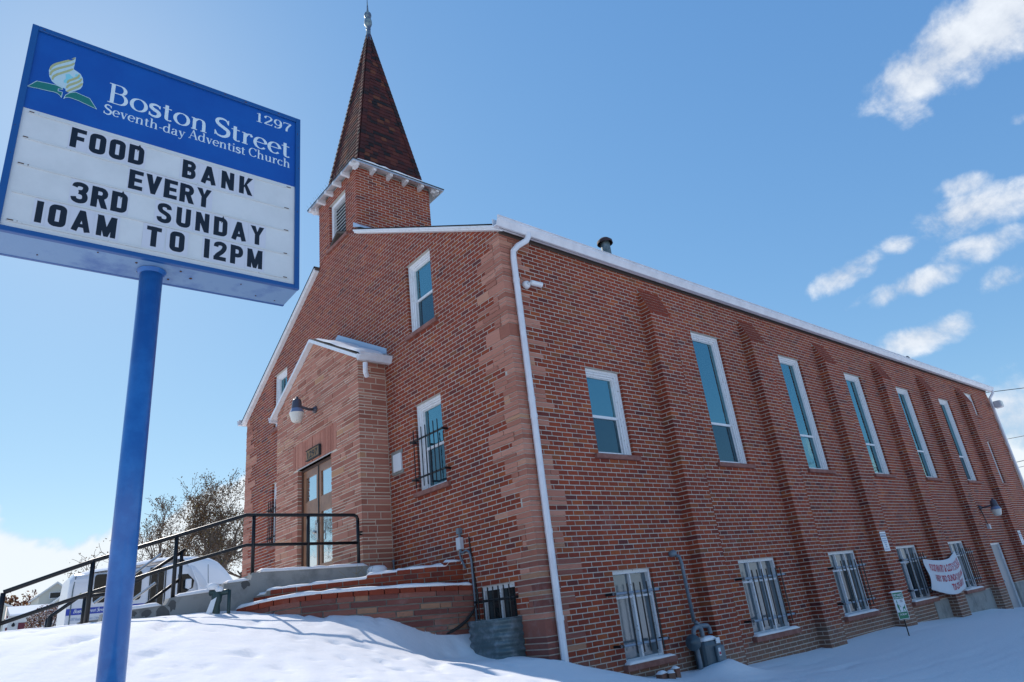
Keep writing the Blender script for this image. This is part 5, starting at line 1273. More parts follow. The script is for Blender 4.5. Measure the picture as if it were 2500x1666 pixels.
# glyph = (advance, [strokes]); stroke = (kind, points[, closed]); kinds: c contrast, t thin, T thick, S spine, d dot
def stem(x, y0, y1): return ('T', [(x, y0), (x, y1)])
def serif(x, y, w=.12): return ('t', [(x - w, y), (x + w, y)])
SG = {
 'B': (.78, [stem(.17, .02, .98), ('t', [(.03, .98), (.2, .98)]), ('t', [(.03, .02), (.2, .02)]), ('c', [(.17, .98), (.38, .98)] + arc(.40, .765, .20, .215, 90, -90) + [(.17, .55)]), ('c', [(.17, .55), (.42, .55)] + arc(.43, .285, .23, .265, 90, -90) + [(.17, .02)])]),
 'o': (.68, [('c', arc(.34, .32, .26, .305, 0, 360, 28), 1)]),
 's': (.52, [('S', crom([(.43, .49), (.38, .59), (.25, .625), (.12, .57), (.11, .45), (.22, .36), (.36, .29), (.42, .18), (.36, .05), (.23, .01), (.10, .06), (.06, .17)])), ('t', [(.43, .47), (.43, .62)]), ('t', [(.06, .02), (.06, .19)])]),
 't': (.42, [stem(.17, .12, .80), ('t', [(.02, .62), (.36, .62)]), ('c', crom([(.17, .16), (.19, .06), (.27, .015), (.37, .05)]))]),
 'n': (.74, [stem(.16, .02, .62), stem(.54, .02, .42), ('c', crom([(.18, .48), (.26, .58), (.38, .625), (.50, .56), (.54, .42)])), serif(.16, .02), serif(.54, .02), ('t', [(.03, .61), (.16, .62)])]),
 'r': (.50, [stem(.16, .02, .62), ('c', crom([(.18, .44), (.25, .56), (.36, .62), (.43, .60)])), ('d', [(.42, .54)], .06), serif(.16, .02), ('t', [(.03, .61), (.16, .62)])]),
 'e': (.60, [('t', [(.08, .35), (.52, .35)]), ('c', arc(.31, .32, .235, .305, 6, 318, 26))]),
 'S': (.68, [('S', crom([(.56, .76), (.50, .92), (.34, .985), (.17, .92), (.12, .76), (.22, .62), (.42, .50), (.57, .38), (.57, .18), (.45, .04), (.30, .01), (.14, .07), (.07, .24)])), ('t', [(.57, .72), (.57, .98)]), ('t', [(.065, .02), (.065, .27)])]),
 'v': (.60, [('T', [(.13, .62), (.32, .02)]), ('t', [(.32, .02), (.49, .62)]), serif(.13, .62, .11), serif(.49, .62, .09)]),
 'h': (.74, [stem(.16, .02, .99), stem(.54, .02, .42), ('c', crom([(.18, .48), (.26, .58), (.38, .625), (.50, .56), (.54, .42)])), serif(.16, .02), serif(.54, .02), ('t', [(.03, .98), (.16, .99)])]),
 'd': (.70, [stem(.52, .02, .99), ('c', arc(.31, .32, .23, .305, 40, 320, 24)), ('t', [(.39, .98), (.52, .99)]), ('t', [(.52, .02), (.66, .03)])]),
 'a': (.62, [('c', crom([(.12, .50), (.17, .59), (.28, .625), (.40, .58), (.43, .45), (.43, .12), (.47, .03), (.57, .05)])), ('c', crom([(.43, .37), (.22, .33), (.11, .24), (.10, .11), (.18, .02), (.30, .03), (.43, .13)])), ('d', [(.13, .50)], .045)]),
 'y': (.60, [('T', [(.13, .62), (.32, .06)]), ('t', crom([(.50, .62), (.33, .08), (.24, -.16), (.14, -.24), (.06, -.2)])), serif(.13, .62, .11), serif(.50, .62, .09), ('d', [(.07, -.19)], .045)]),
 'A': (.80, [('t', [(.10, .02), (.40, .99)]), ('T', [(.40, .97), (.68, .02)]), ('t', [(.20, .34), (.57, .34)]), serif(.10, .02, .10), serif(.68, .02, .12)]),
 'i': (.34, [stem(.17, .02, .62), ('d', [(.17, .86)], .075), serif(.17, .02), ('t', [(.04, .61), (.17, .62)])]),
 'l': (.34, [stem(.17, .02, .99), serif(.17, .02), ('t', [(.04, .98), (.17, .99)])]),
 'C': (.80, [('c', arc(.43, .5, .34, .48, 42, 325, 28)), ('t', [(.71, .70), (.71, .96)])]),
 'c': (.58, [('c', arc(.32, .32, .24, .305, 50, 320, 22)), ('d', [(.46, .53)], .05)]),
 'u': (.74, [stem(.16, .2, .62), stem(.54, .02, .62), ('c', crom([(.16, .22), (.20, .07), (.32, .01), (.44, .06), (.54, .19)])), ('t', [(.03, .61), (.16, .62)]), ('t', [(.41, .61), (.54, .62)]), ('t', [(.54, .02), (.68, .03)])]),
 '1': (.52, [stem(.26, .02, .98), ('t', [(.10, .88), (.26, .97)]), serif(.26, .02, .17)]),
 '2': (.62, [('c', crom([(.10, .74), (.14, .90), (.29, .98), (.46, .90), (.50, .73), (.40, .52), (.20, .25), (.09, .05)])), ('T', [(.09, .065), (.52, .065)], 0, .6), ('d', [(.13, .74)], .055), ('t', [(.52, .03), (.56, .24)])]),
 '9': (.62, [('c', arc(.31, .67, .20, .30, 0, 360, 24), 1), ('c', crom([(.51, .66), (.50, .35), (.38, .10), (.20, .02), (.12, .08)])), ('d', [(.14, .12)], .05)]),
 '7': (.58, [('T', [(.08, .94), (.54, .94)], 0, .6), ('c', crom([(.54, .93), (.38, .62), (.28, .32), (.26, .02)])), ('t', [(.08, .76), (.08, .96)])]),
 '-': (.36, [('T', [(.05, .30), (.31, .30)], 0, .45)]), ',': (.25, [('d', [(.12, .05)], .06), ('t', [(.14, .05), (.07, -.12)])]), '.': (.25, [('d', [(.12, .06)], .06)]), ' ': (.34, []),
}
def put_strokes(mb, strokes, mp, sx_, sz_, x0, thick=TK, thin=TN, uni=None):
    k = 0
    for st in strokes:
        kind, pts = st[0], st[1]; closed = len(st) > 2 and st[2] == 1; fac = st[3] if len(st) > 3 else 1
        dz = .0002 * (k % 12); k += 1
        if kind == 'd':
            c = pts[0]; r_ = st[2]; mb.poly([mp(x0 + (c[0] + r_ * math.cos(t)) * sx_, (c[1] + r_ * math.sin(t)) * sz_, dz) for t in [i * math.pi / 5 for i in range(10)]]); continue
        if kind == 'P': mb.poly([mp(x0 + a * sx_, b * sz_, dz) for a, b in pts]); continue
        if closed: pts = pts[:-1] if (abs(pts[0][0] - pts[-1][0]) + abs(pts[0][1] - pts[-1][1]) < 1e-6) else pts
        n = len(pts); L_ = []; R_ = []
        for i in range(n):
            if closed: a, b = pts[i - 1], pts[(i + 1) % n]
            else: a, b = pts[max(i - 1, 0)], pts[min(i + 1, n - 1)]
            dx, dy = b[0] - a[0], b[1] - a[1]; l = math.hypot(dx, dy) or 1; dx /= l; dy /= l
            if uni is not None: w = uni * fac
            elif kind == 't': w = thin
            elif kind == 'T': w = thick * fac
            elif kind == 'S': w = thin * 1.2 + (thick * 1.15 - thin) * math.sin(math.pi * i / (n - 1)) ** 1.3
            else: w = thin + (thick - thin) * abs(dy) ** 1.6
            m_ = 1.
            if uni is not None and (closed or 0 < i < n - 1):
                p, q = pts[i - 1], pts[i]; e1 = (q[0] - p[0], q[1] - p[1]); l1 = math.hypot(*e1) or 1; m_ = 1 / max(.5, abs(dx * e1[0] / l1 + dy * e1[1] / l1))
            px, py = -dy * w * .5 * m_, dx * w * .5 * m_
            L_.append((pts[i][0] + px, pts[i][1] + py)); R_.append((pts[i][0] - px, pts[i][1] - py))
        rng_ = range(n) if closed else range(n - 1)
        for i in rng_:
            j = (i + 1) % n; mb.poly([mp(x0 + p[0] * sx_, p[1] * sz_, dz) for p in (R_[i], R_[j], L_[j], L_[i])])
def serif_text(name, s, mp, x0, x1, z0, cap, mt, parent, thick=TK, thin=TN, slant=0.):
    adv = sum(SG[c][0] for c in s); sx_ = (x1 - x0) / adv; x = x0; mb = MB()
    f = (lambda x_, z_, d_: mp(x_ + slant * z_, z0 + z_, d_))
    for c in s: put_strokes(mb, SG[c][1], f, sx_, cap, x, thick, thin); x += SG[c][0] * sx_
    return mb.build(name, mt, parent)

# ------------------------------------------------------------------ the church sign
SPX, SPY, STH, SZB, SZT, SHT = .646, -4.734, 1.554, 2.847, 4.963, .215
sux = Vector((math.cos(STH), math.sin(STH), 0)); snn = Vector((-math.sin(STH), math.cos(STH), 0)) * -1     # snn faces the viewer
SO = Vector((SPX, SPY, 0))
def Pz(u, z, d): return tuple(SO + sux * u + snn * (SHT + d) + Vector((0, 0, SZB + z)))
sg = thing('church_sign', (SPX, SPY, -.6), 'tall blue pole sign with a changeable letter board announcing a food bank', 'sign')
Hs = SZT - SZB; Wd = 1.225
mb = MB(); mb.box(Pz, -Wd + .004, Wd - .004, .004, Hs - .004, -2 * SHT + .03, -.025); cab = mb.build('cabinet', M['paintblue'], sg)
mb = MB(); mb.poly([Pz(-Wd + .006, .003, -.03), Pz(Wd - .006, .003, -.03), Pz(Wd - .006, .003, -2 * SHT + .03), Pz(-Wd + .006, .003, -2 * SHT + .03)][::-1]); mb.build('underside', M['underglow_blue'], sg)  # pale sheet over the cabinet bottom, carries the painted glow
for d0, d1, nm in ((-.03, .012, 'face_frame'), (-2 * SHT - .0, -2 * SHT + .035, 'face_frame')):
    mb = MB(); w = .05
    mb.box(Pz, -Wd, -Wd + w, 0, Hs, d0, d1); mb.box(Pz, Wd - w, Wd, 0, Hs, d0, d1); mb.box(Pz, -Wd + w, Wd - w, 0, w * .9, d0, d1); mb.box(Pz, -Wd + w, Wd - w, Hs - w, Hs, d0, d1); mb.build(nm, M['paintblue'], sg, bevel=.004)
mb = MB(); mb.box(Pz, -Wd + .05, Wd - .05, .045, 1.216, -.03, -.012); board = mb.build('letter_board', M['acrylic'], sg)
mb = MB(); mb.box(Pz, -Wd + .05, Wd - .05, 1.216, Hs - .05, -.03, -.010); head = mb.build('header_panel', M['signblue'], sg)
mb = MB(); mb.box(Pz, -Wd + .05, Wd - .05, .045, Hs - .05, -2 * SHT - .003, -2 * SHT + .03); mb.build('back_panel', M['acrylic'], sg)
pole = MB(); pole.tube([(SPX - snn.x * 0 + sux.x * -.055, SPY + sux.y * -.055, -1.0), (SPX, SPY + -.055, SZB + .01)], .094, 28); pole.lathe((SPX, SPY - .055, SZB - .035), [(.094, 0), (.105, .01), (.12, .034)], 28)
pole.build('pole', M['poleblue'], sg, smooth=True)
mb = MB()
for u, d, r_ in ((-.20, -.10, .010), (-.16, -.26, .010), (.16, -.10, .010), (.10, -.30, .010), (.27, -.2, .013), (-.9, -.3, .006), (.9, -.3, .006), (1.1, -.33, .006), (-.5, -.05, .006), (.7, -.12, .006)):
    mb = MB(); mb.lathe(Pz(u, .003, d - .0), [(r_, 0), (r_, -.006), (0, -.008)], 8, (0, 0, 1)); mb.build('bolt', M['rust'], sg)
mb = MB()
for (u, z, w, h) in ((-1.14, Hs - .028, .03, .010), (-.93, Hs - .02, .02, .008), (-.62, Hs - .03, .018, .01), (-.2, Hs - .02, .03, .012), (.12, Hs - .03, .025, .012), (.42, Hs - .022, .03, .01), (.63, Hs - .03, .04, .012), (.98, Hs - .025, .03, .012), (1.19, 1.9, .008, .03), (1.20, 1.72, .006, .02), (1.195, .9, .007, .03), (-1.205, 1.0, .006, .015), (-1.2, .72, .006, .012), (1.2, .35, .006, .02), (1.205, 1.45, .006, .02)):
    n_ = 7; mb.poly([Pz(u + w * .5 * math.cos(t) * R.uniform(.6, 1.2), z + h * .5 * math.sin(t) * R.uniform(.6, 1.2), .0128) for t in [2 * math.pi * i / n_ for i in range(n_)]])
mb.build('rust_spot', M['rust'], sg)
fp = lambda x, z, d: Pz(x, z, -.0094 + d)
serif_text('name_lettering', 'Boston', fp, -.595, .29, 1.545, .225, M['letterwhite'], head)
serif_text('name_lettering', 'Street', fp, .335, 1.125, 1.565, .225, M['letterwhite'], head)
serif_text('name_lettering', 'Seventh-day', fp, -.61, .082, 1.405, .108, M['letterwhite'], head, .13, .05)
serif_text('name_lettering', 'Adventist', fp, .112, .655, 1.425, .108, M['letterwhite'], head, .13, .05)
serif_text('name_lettering', 'Church', fp, .685, 1.125, 1.436, .108, M['letterwhite'], head, .13, .05)
serif_text('number_lettering', '1297', fp, .74, 1.13, 1.905, .118, M['letterwhite'], head, .13, .05)
# emblem
EM = {'left': [(-1.178, 1.435), (-1.12, 1.522), (-1.046, 1.535), (-0.988, 1.543), (-0.962, 1.541), (-0.938, 1.532), (-0.932, 1.518), (-0.962, 1.513), (-0.962, 1.488), (-0.929, 1.49), (-0.93, 1.428), (-0.943, 1.447), (-0.962, 1.46), (-0.988, 1.463), (-1.036, 1.455), (-1.099, 1.449)], 'right': [(-0.912, 1.425), (-0.904, 1.468), (-0.878, 1.506), (-0.836, 1.535), (-0.725, 1.515), (-0.661, 1.421), (-0.805, 1.452), (-0.856, 1.456), (-0.885, 1.453), (-0.904, 1.441)],
 'flame': [(-0.877, 1.925), (-0.874, 1.879), (-0.877, 1.862), (-0.875, 1.832), (-0.878, 1.804), (-0.875, 1.781), (-0.846, 1.768), (-0.821, 1.754), (-0.8, 1.718), (-0.791, 1.671), (-0.793, 1.623), (-0.806, 1.586), (-0.839, 1.55), (-0.878, 1.508), (-0.905, 1.513), (-0.914, 1.529), (-0.931, 1.533), (-0.962, 1.541), (-0.993, 1.556), (-1.018, 1.574), (-1.027, 1.594), (-1.041, 1.617), (-1.047, 1.655), (-1.052, 1.678), (-1.048, 1.716), (-1.024, 1.759), (-0.98, 1.808), (-0.925, 1.863), (-0.892, 1.899)]}
STRIPES = [[(-1.043, 1.69), (-1.037, 1.729), (-1.009, 1.774), (-0.955, 1.829), (-0.903, 1.88), (-0.88, 1.916)], [(-1.036, 1.632), (-1.03, 1.674), (-1.002, 1.719), (-0.949, 1.772), (-0.897, 1.823), (-0.88, 1.855)], [(-1.015, 1.59), (-1.011, 1.627), (-0.989, 1.664), (-0.942, 1.714), (-0.897, 1.763), (-0.881, 1.786)], [(-0.906, 1.604), (-0.899, 1.633), (-0.875, 1.662), (-0.839, 1.704), (-0.827, 1.746)], [(-0.906, 1.548), (-0.894, 1.584), (-0.861, 1.621), (-0.822, 1.666), (-0.806, 1.71)], [(-0.899, 1.513), (-0.87, 1.55), (-0.831, 1.595), (-0.808, 1.632), (-0.795, 1.658)]]
LAND = [(-0.93, 1.694), (-0.902, 1.716), (-0.883, 1.697), (-0.861, 1.687), (-0.877, 1.648), (-0.903, 1.636), (-0.915, 1.599), (-0.932, 1.601), (-0.935, 1.625), (-0.921, 1.652)]
eg = lambda pts, d: [Pz(a, b, -.0094 + d) for a, b in pts][::-1]
mb = MB(); mb.poly(eg(EM['flame'], .0002), mat=0); mb.poly(eg(LAND, .0006), mat=1); mb.poly(eg([(-.86, 1.735), (-.835, 1.74), (-.815, 1.70), (-.83, 1.69), (-.855, 1.70)], .0006), mat=1)
for i, s_ in enumerate(STRIPES):
    pts = crom(s_, 5); n = len(pts)
    wf = lambda t: .0185 * (math.sin(math.pi * min(1, max(.06, t))) ** .35)
    Ls, Rs = [], []
    for k in range(n):
        a, b = pts[max(k - 1, 0)], pts[min(k + 1, n - 1)]; dx, dy = b[0] - a[0], b[1] - a[1]; l = math.hypot(dx, dy) or 1; w = wf(k / (n - 1)) / 2 + .001
        Ls.append((pts[k][0] - dy / l * w, pts[k][1] + dx / l * w)); Rs.append((pts[k][0] + dy / l * w, pts[k][1] - dx / l * w))
    for k in range(n - 1): mb.poly([Pz(*p, -.0094 + .0009 + i * .0001) for p in (Rs[k], Rs[k + 1], Ls[k + 1], Ls[k])], mat=2)
mb.poly([Pz(*p, -.0094 + .002) for p in ((-.931, 1.540), (-.912, 1.536), (-.908, 1.431), (-.926, 1.433))][::-1], mat=3); mb.poly([Pz(*p, -.0094 + .0022) for p in ((-.96, 1.511), (-.889, 1.499), (-.900, 1.484), (-.959, 1.492))][::-1], mat=3)
mb.poly([Pz(*p, -.0094 + .0024) for p in ((-.925, 1.872), (-.885, 1.902), (-.885, 1.896), (-.905, 1.872), (-.925, 1.866))][::-1], mat=3)
def outline(mb, pts, w, d, mi):
    n = len(pts)
    for k in range(n):
        a, b = pts[k], pts[(k + 1) % n]; dx, dy = b[0] - a[0], b[1] - a[1]; l = math.hypot(dx, dy) or 1; ox, oy = -dy / l * w / 2, dx / l * w / 2; ex_, ey_ = dx / l * w / 3, dy / l * w / 3
        mb.poly([Pz(a[0] - ex_ - ox, a[1] - ey_ - oy, d + .00002 * k), Pz(b[0] + ex_ - ox, b[1] + ey_ - oy, d + .00002 * k), Pz(b[0] + ex_ + ox, b[1] + ey_ + oy, d + .00002 * k), Pz(a[0] - ex_ + ox, a[1] - ey_ + oy, d + .00002 * k)], mat=mi)
mb.poly(eg(EM['left'], .0030), mat=4); mb.poly(eg(EM['right'], .0030), mat=4); outline(mb, EM['left'], .005, -.0094 + .0036, 0); outline(mb, EM['right'], .005, -.0094 + .0036, 0)
mb.build('emblem', [M['empale'], M['emcyan'], M['emolive'], M['signblue'], M['emgreen']], head)
# board tracks
for z, u0, u1 in ((.921, -1.14, 1.12), (.655, -1.14, 1.12), (.383, -1.14, 1.12), (.112, -1.14, 1.12), (1.185, -1.13, 1.14)):
    mb = MB(); mb.box(Pz, u0, u1, z - .013, z + .004, -.012, -.004); mb.build('track', M['rail'], board)
    for a, b in ((u0, u0 + .05), (u0 + .065, u0 + .085), (u1 - .055, u1 - .0)):
        if R.random() < .9: mb = MB(); mb.box(Pz, a, b - R.uniform(0, .02), z - .006, z + .004, -.004, -.0028); mb.build('track_rust', M['rust'], board)
# changeable letters (uniform heavy gothic)
U = .235
def rrect(x0, y0, x1, y1, r, n=4): return arc(x1 - r, y1 - r, r, r, 0, 90, n) + arc(x0 + r, y1 - r, r, r, 90, 180, n) + arc(x0 + r, y0 + r, r, r, 180, 270, n) + arc(x1 - r, y0 + r, r, r, 270, 360, n) + [(x1, y1 - r)]
h_ = U / 2; T1 = 1 - h_; W6_ = .62
def ring_(x0=h_, x1=W6_ - h_, y0=h_ * .9, y1=1 - h_ * .9, r=.12): return ('u', rrect(x0, y0, x1, y1, r), 1)
BG = {
 'F': (.56, [('u', [(h_, 0), (h_, 1)]), ('u', [(h_, T1 + .01), (.56, T1 + .01)], 0, .86), ('u', [(h_, .50), (.50, .50)], 0, .86)]),
 'O': (.62, [ring_()]), '0': (.62, [ring_()]),
 'D': (.62, [('u', [(h_, 0), (h_, 1)]), ('u', [(0, T1 + .01), (.36, T1 + .01)] + arc(.36, T1 - .13, .145, .14, 90, 0, 4) + [(.505, .26)] + arc(.36, .25, .145, .14, 0, -90, 4) + [(0, .11)], 0, .93)]),
 'B': (.60, [('u', [(h_, 0), (h_, 1)]), ('u', [(0, T1 + .01), (.34, T1 + .01)] + arc(.35, .73, .13, .165, 90, -90, 7) + [(.1, .54)], 0, .86), ('u', [(.1, .51), (.36, .51)] + arc(.36, .31, .13, .20, 90, -90, 7) + [(0, .11)], 0, .86)]),
 'A': (.68, [('u', [(.10, 0), (.34, .97)], 0, .92), ('u', [(.34, .97), (.58, 0)], 0, .92), ('u', [(.18, .27), (.5, .27)], 0, .72), ('P', [(.24, .9), (.44, .9), (.42, 1), (.26, 1)])]),
 'N': (.62, [('u', [(h_, 0), (h_, 1)], 0, .9), ('u', [(.62 - h_, 0), (.62 - h_, 1)], 0, .9), ('P', [(0, 1), (.22, 1), (.62, 0), (.40, 0)])]),
 'K': (.62, [('u', [(h_, 0), (h_, 1)]), ('P', [(.2, .40), (.42, 1), (.66, 1), (.36, .56), (.2, .32)]), ('P', [(.24, .50), (.36, .62), (.66, 0), (.42, 0)])]),
 'E': (.56, [('u', [(h_, 0), (h_, 1)]), ('u', [(h_, T1 + .01), (.56, T1 + .01)], 0, .86), ('u', [(h_, .5), (.52, .5)], 0, .8), ('u', [(h_, h_ - .01), (.56, h_ - .01)], 0, .86)]),
 'V': (.66, [('P', [(0, 1), (.24, 1), (.40, .2), (.40, 0), (.24, 0)]), ('P', [(.66, 1), (.43, 1), (.27, .2), (.27, 0), (.42, 0)])]),
 'R': (.62, [('u', [(h_, 0), (h_, 1)]), ('u', [(0, T1 + .01), (.35, T1 + .01)] + arc(.36, .70, .145, .19, 90, -90, 7) + [(.1, .50)], 0, .86), ('P', [(.24, .46), (.46, .50), (.64, 0), (.40, 0)])]),
 'Y': (.66, [('P', [(0, 1), (.24, 1), (.38, .55), (.28, .42)]), ('P', [(.66, 1), (.43, 1), (.27, .5), (.40, .42)]), ('u', [(.33, 0), (.33, .52)], 0, .95)]),
 '3': (.60, [('u', crom([(.10, .74), (.14, .86), (.29, .905), (.45, .86), (.49, .74), (.43, .58), (.26, .52)], 4), 0, .86), ('u', crom([(.26, .53), (.44, .48), (.505, .31), (.46, .15), (.30, .09), (.14, .14), (.09, .27)], 4), 0, .86)]),
 'S': (.60, [('u', crom([(.49, .72), (.46, .85), (.31, .905), (.15, .86), (.11, .73), (.17, .59), (.32, .51), (.46, .42), (.50, .28), (.45, .14), (.30, .09), (.14, .14), (.10, .28)], 4), 0, .86)]),
 'U': (.62, [('u', [(h_, 1), (h_, .26)] + arc(h_ + .14, .25, .14, .14, 180, 270, 4) + arc(.62 - h_ - .14, .25, .14, .14, 270, 360, 4) + [(.62 - h_, 1)], 0, .93)]),
 '1': (.24, [('u', [(.12, 0), (.12, 1)])]), 'M': (.76, [('u', [(h_, 0), (h_, 1)], 0, .85), ('u', [(.76 - h_, 0), (.76 - h_, 1)], 0, .85), ('P', [(0, 1), (.24, 1), (.44, .25), (.44, 0), (.30, 0)]), ('P', [(.76, 1), (.52, 1), (.32, .25), (.32, 0), (.46, 0)])]),
 'T': (.60, [('u', [(.30, 0), (.30, 1)]), ('u', [(0, T1 + .01), (.60, T1 + .01)], 0, .86)]), 'P': (.60, [('u', [(h_, 0), (h_, 1)]), ('u', [(0, T1 + .01), (.34, T1 + .01)] + arc(.35, .68, .14, .21, 90, -90, 7) + [(.1, .46)], 0, .86)]),
 '2': (.60, [('u', crom([(.11, .70), (.14, .84), (.30, .905), (.46, .85), (.49, .70), (.40, .50), (.20, .28), (.13, .12)], 4), 0, .88), ('u', [(.02, .11), (.58, .11)], 0, .88)]),
}
def row(word, u0, u1, z, cap=.206):
    adv = [BG[c][0] * cap * .98 for c in word]; gap = ((u1 - u0) - sum(adv)) / max(1, len(word) - 1); u = u0
    for c, a in zip(word, adv):
        mb = MB(); mb.box(Pz, u - min(.030, gap * .48), u + a + min(.030, gap * .48), z - .034, z + cap + .020, -.012, -.0085); tl = mb.build('letter_tile', M['tile'], board)
        mb = MB(); put_strokes(mb, BG[c][1], lambda x, zz, d: Pz(x, z + zz, -.0078 + d), cap * .98, cap, u, uni=U); mb.build('letter', M['letterblack'], tl); u += a + gap
row('FOOD', -.818, -.245, .950); row('BANK', .083, .733, .952); row('EVERY', -.345, .357, .680); row('3RD', -.752, -.332, .408); row('SUNDAY', -.095, .868, .408)
row('10AM', -.968, -.390, .140, .203); row('TO', -.160, .153, .143, .203); row('12PM', .322, .862, .143, .203)

# ------------------------------------------------------------------ minibus
BX = -26.
def Pb_(u, z, d): return (BX + d, u, z)
bus = thing('church_minibus', (BX - 1, 1.6, .25), 'white church minibus with blue stripe and snow covered front, parked behind the steps', 'minibus')
mb = MB(); secs = []
def bus_section(y, ztop_, zbot, hw=1.08):
    pr = [(0, zbot), (0, ztop_ - .55), (-.03, ztop_ - .25), (-.12, ztop_ - .08), (-.30, ztop_ - .02), (-1.08, ztop_ + .02)]
    pr = pr + [(-2.16 - a, z) for a, z in pr[-2::-1]]
    return [(BX + a, y, z) for a, z in pr]
SEC = [(-1.63, 2.3, .55), (-1.60, 2.75, .5), (-1.45, 2.93, .45), (.0, 3.02, .4), (1.1, 3.12, .4), (2.0, 3.22, .4), (2.6, 3.24, .4), (3.05, 3.05, .45), (3.5, 2.55, .45), (3.8, 2.12, .45), (4.4, 2.0, .45), (4.78, 1.85, .5), (4.88, 1.5, .55)]
for s_ in SEC: mb.v += bus_section(*s_)
ns = 11
for i in range(len(SEC) - 1):
    for j in range(ns - 1): a = i * ns + j; mb.f.append((a, a + ns, a + ns + 1, a + 1)); mb.t.append(0); mb.m.append(0)
for i in (0, len(SEC) - 1): mb.f.append(tuple(range(i * ns, i * ns + ns))); mb.t.append(0); mb.m.append(0)
body = mb.build('body', M['buswhite'], bus)
mb = MB(); mb.box(Pb_, -1.62, 1.2, 1.36, 1.60, .002, .008); mb.build('stripe', M['busblue'], bus)
mb = MB(); mb.box(Pb_, -1.50, -1.46, .5, 2.3, .002, .02); mb.hexa([(BX + .02, -1.50, 2.3), (BX + .02, -1.46, 2.3), (BX - .05, -1.40, 2.8), (BX - .05, -1.44, 2.8), (BX, -1.50, 2.3), (BX, -1.46, 2.3), (BX - .08, -1.40, 2.8), (BX - .08, -1.44, 2.8)]); mb.build('corner_trim', M['galv'], bus)
mb = MB(); mb.box(Pb_, -1.45, -.78, 2.52, 2.54, .002, .01); mb.box(Pb_, -1.45, -.78, 1.78, 1.795, .002, .01); mb.build('body_seam', M['gutter'], bus)
def busw(y0, y1, z0, z1, r=.12, d=.012):
    mb = MB(); pts = arc(y1 - r, z1 - r, r, r, 0, 90, 4) + arc(y0 + r, z1 - r, r, r, 90, 180, 4) + arc(y0 + r, z0 + r, r, r, 180, 270, 4) + arc(y1 - r, z0 + r, r, r, 270, 360, 4)
    mb.poly([Pb_(a, z, d + .012) for a, z in pts]); mb.build('window', M['busglass'], bus)
busw(-.77, -.27, 1.75, 2.84); busw(-.21, .32, 1.75, 2.86); busw(.38, .95, 1.75, 2.9)
for a, b in ((1.30, 1.52), (1.58, 1.80)):
    busw(a, b, .9, 2.90, .04, .016)
mb = MB(); mb.box(Pb_, 1.24, 1.28, .5, 3.0, .004, .03); mb.box(Pb_, 1.84, 1.88, .5, 3.0, .004, .03); mb.box(Pb_, 1.28, 1.84, 2.94, 3.0, .004, .03); mb.box(Pb_, 1.535, 1.565, .5, 2.94, .004, .03); mb.build('folding_door', M['rubber'], bus)
mb = MB(); mb.poly([Pb_(a, z, .014) for a, z in ((2.35, 2.66), (2.75, 2.66), (3.02, 2.38), (2.98, 2.08), (2.62, 1.86), (2.35, 1.8))][::-1]); mb.build('side_window', M['busglass'], bus)
mb = MB(); mb.box(Pb_, 2.62, 2.86, 2.05, 2.44, .12, .24); mi = mb.build('mirror', M['buswhite'], bus, bevel=.04); mb = MB(); mb.tube([Pb_(2.9, 2.0, 0), Pb_(2.9, 1.98, .15), Pb_(2.7, 2.05, .2)], .02, 6); mb.build('mirror_arm', M['buswhite'], mi)
for y in (-.5, 4.0):
    mb = MB(); mb.lathe(Pb_(y, .62, -.22), [(0, 0), (.40, 0), (.42, .03), (.42, .22), (.38, .24)], 20, (1, 0, 0)); wh = mb.build('wheel', M['rubber'], bus); mb = MB(); mb.lathe(Pb_(y, .62, .0), [(.22, 0), (.2, .01), (0, .02)], 16, (1, 0, 0)); mb.build('rim', M['steel'], wh)
serif_text('lettering', 'Boston Street Seventh-day', lambda x, z, d: Pb_(x, z, .011 + d), -1.38, .10, 1.43, .13, M['signwhite'], bus, .2, .08, slant=.3)
serif_text('lettering', '1297 Boston St. Aurora, Colorado', lambda x, z, d: Pb_(x, z, .011 + d), -1.46, -.36, 1.155, .10, M['greyprint'], bus, .16, .07, slant=.25)
mb = MB(); mb.poly([Pb_(a, z, .012) for a, z in ((-1.30, 2.02), (-1.24, 2.12), (-1.19, 2.19), (-1.17, 2.10), (-1.20, 2.03))][::-1]); mb.build('emblem', M['emolive'], bus)
# snow on its roof and over windscreen and bonnet
mb = MB(); ny_ = 60; nx_ = 14
for i in range(ny_ + 1):
    y = -1.38 + 6.32 * i / ny_
    zt = float(np.interp(y, [-1.38, -.8, 0, 1.0, 1.7, 2.45, 3.27, 3.8, 4.12, 4.48, 4.83, 4.95], [2.95, 3.14, 3.22, 3.36, 3.47, 3.51, 3.46, 3.36, 3.2, 2.86, 2.42, 1.7]))
    drop = float(np.interp(y, [-1.38, 2.55, 2.85, 3.1, 3.3, 4.95], [.10, .10, .5, 1.05, 1.55, 1.4]))
    for j in range(nx_ + 1):
        f = j / nx_; s_ = abs(f - .5) * 2; x = BX - .05 - 2.06 * f
        z = zt - drop * s_ ** 7 - .10 * s_ ** 2 + .03 * float(V1(y * 2, x * 2 + 30)); x += (0.10 if y > 3.1 else 0) * (1 if f < .5 else -1) * s_ ** 6
        mb.v.append((x, y, z))
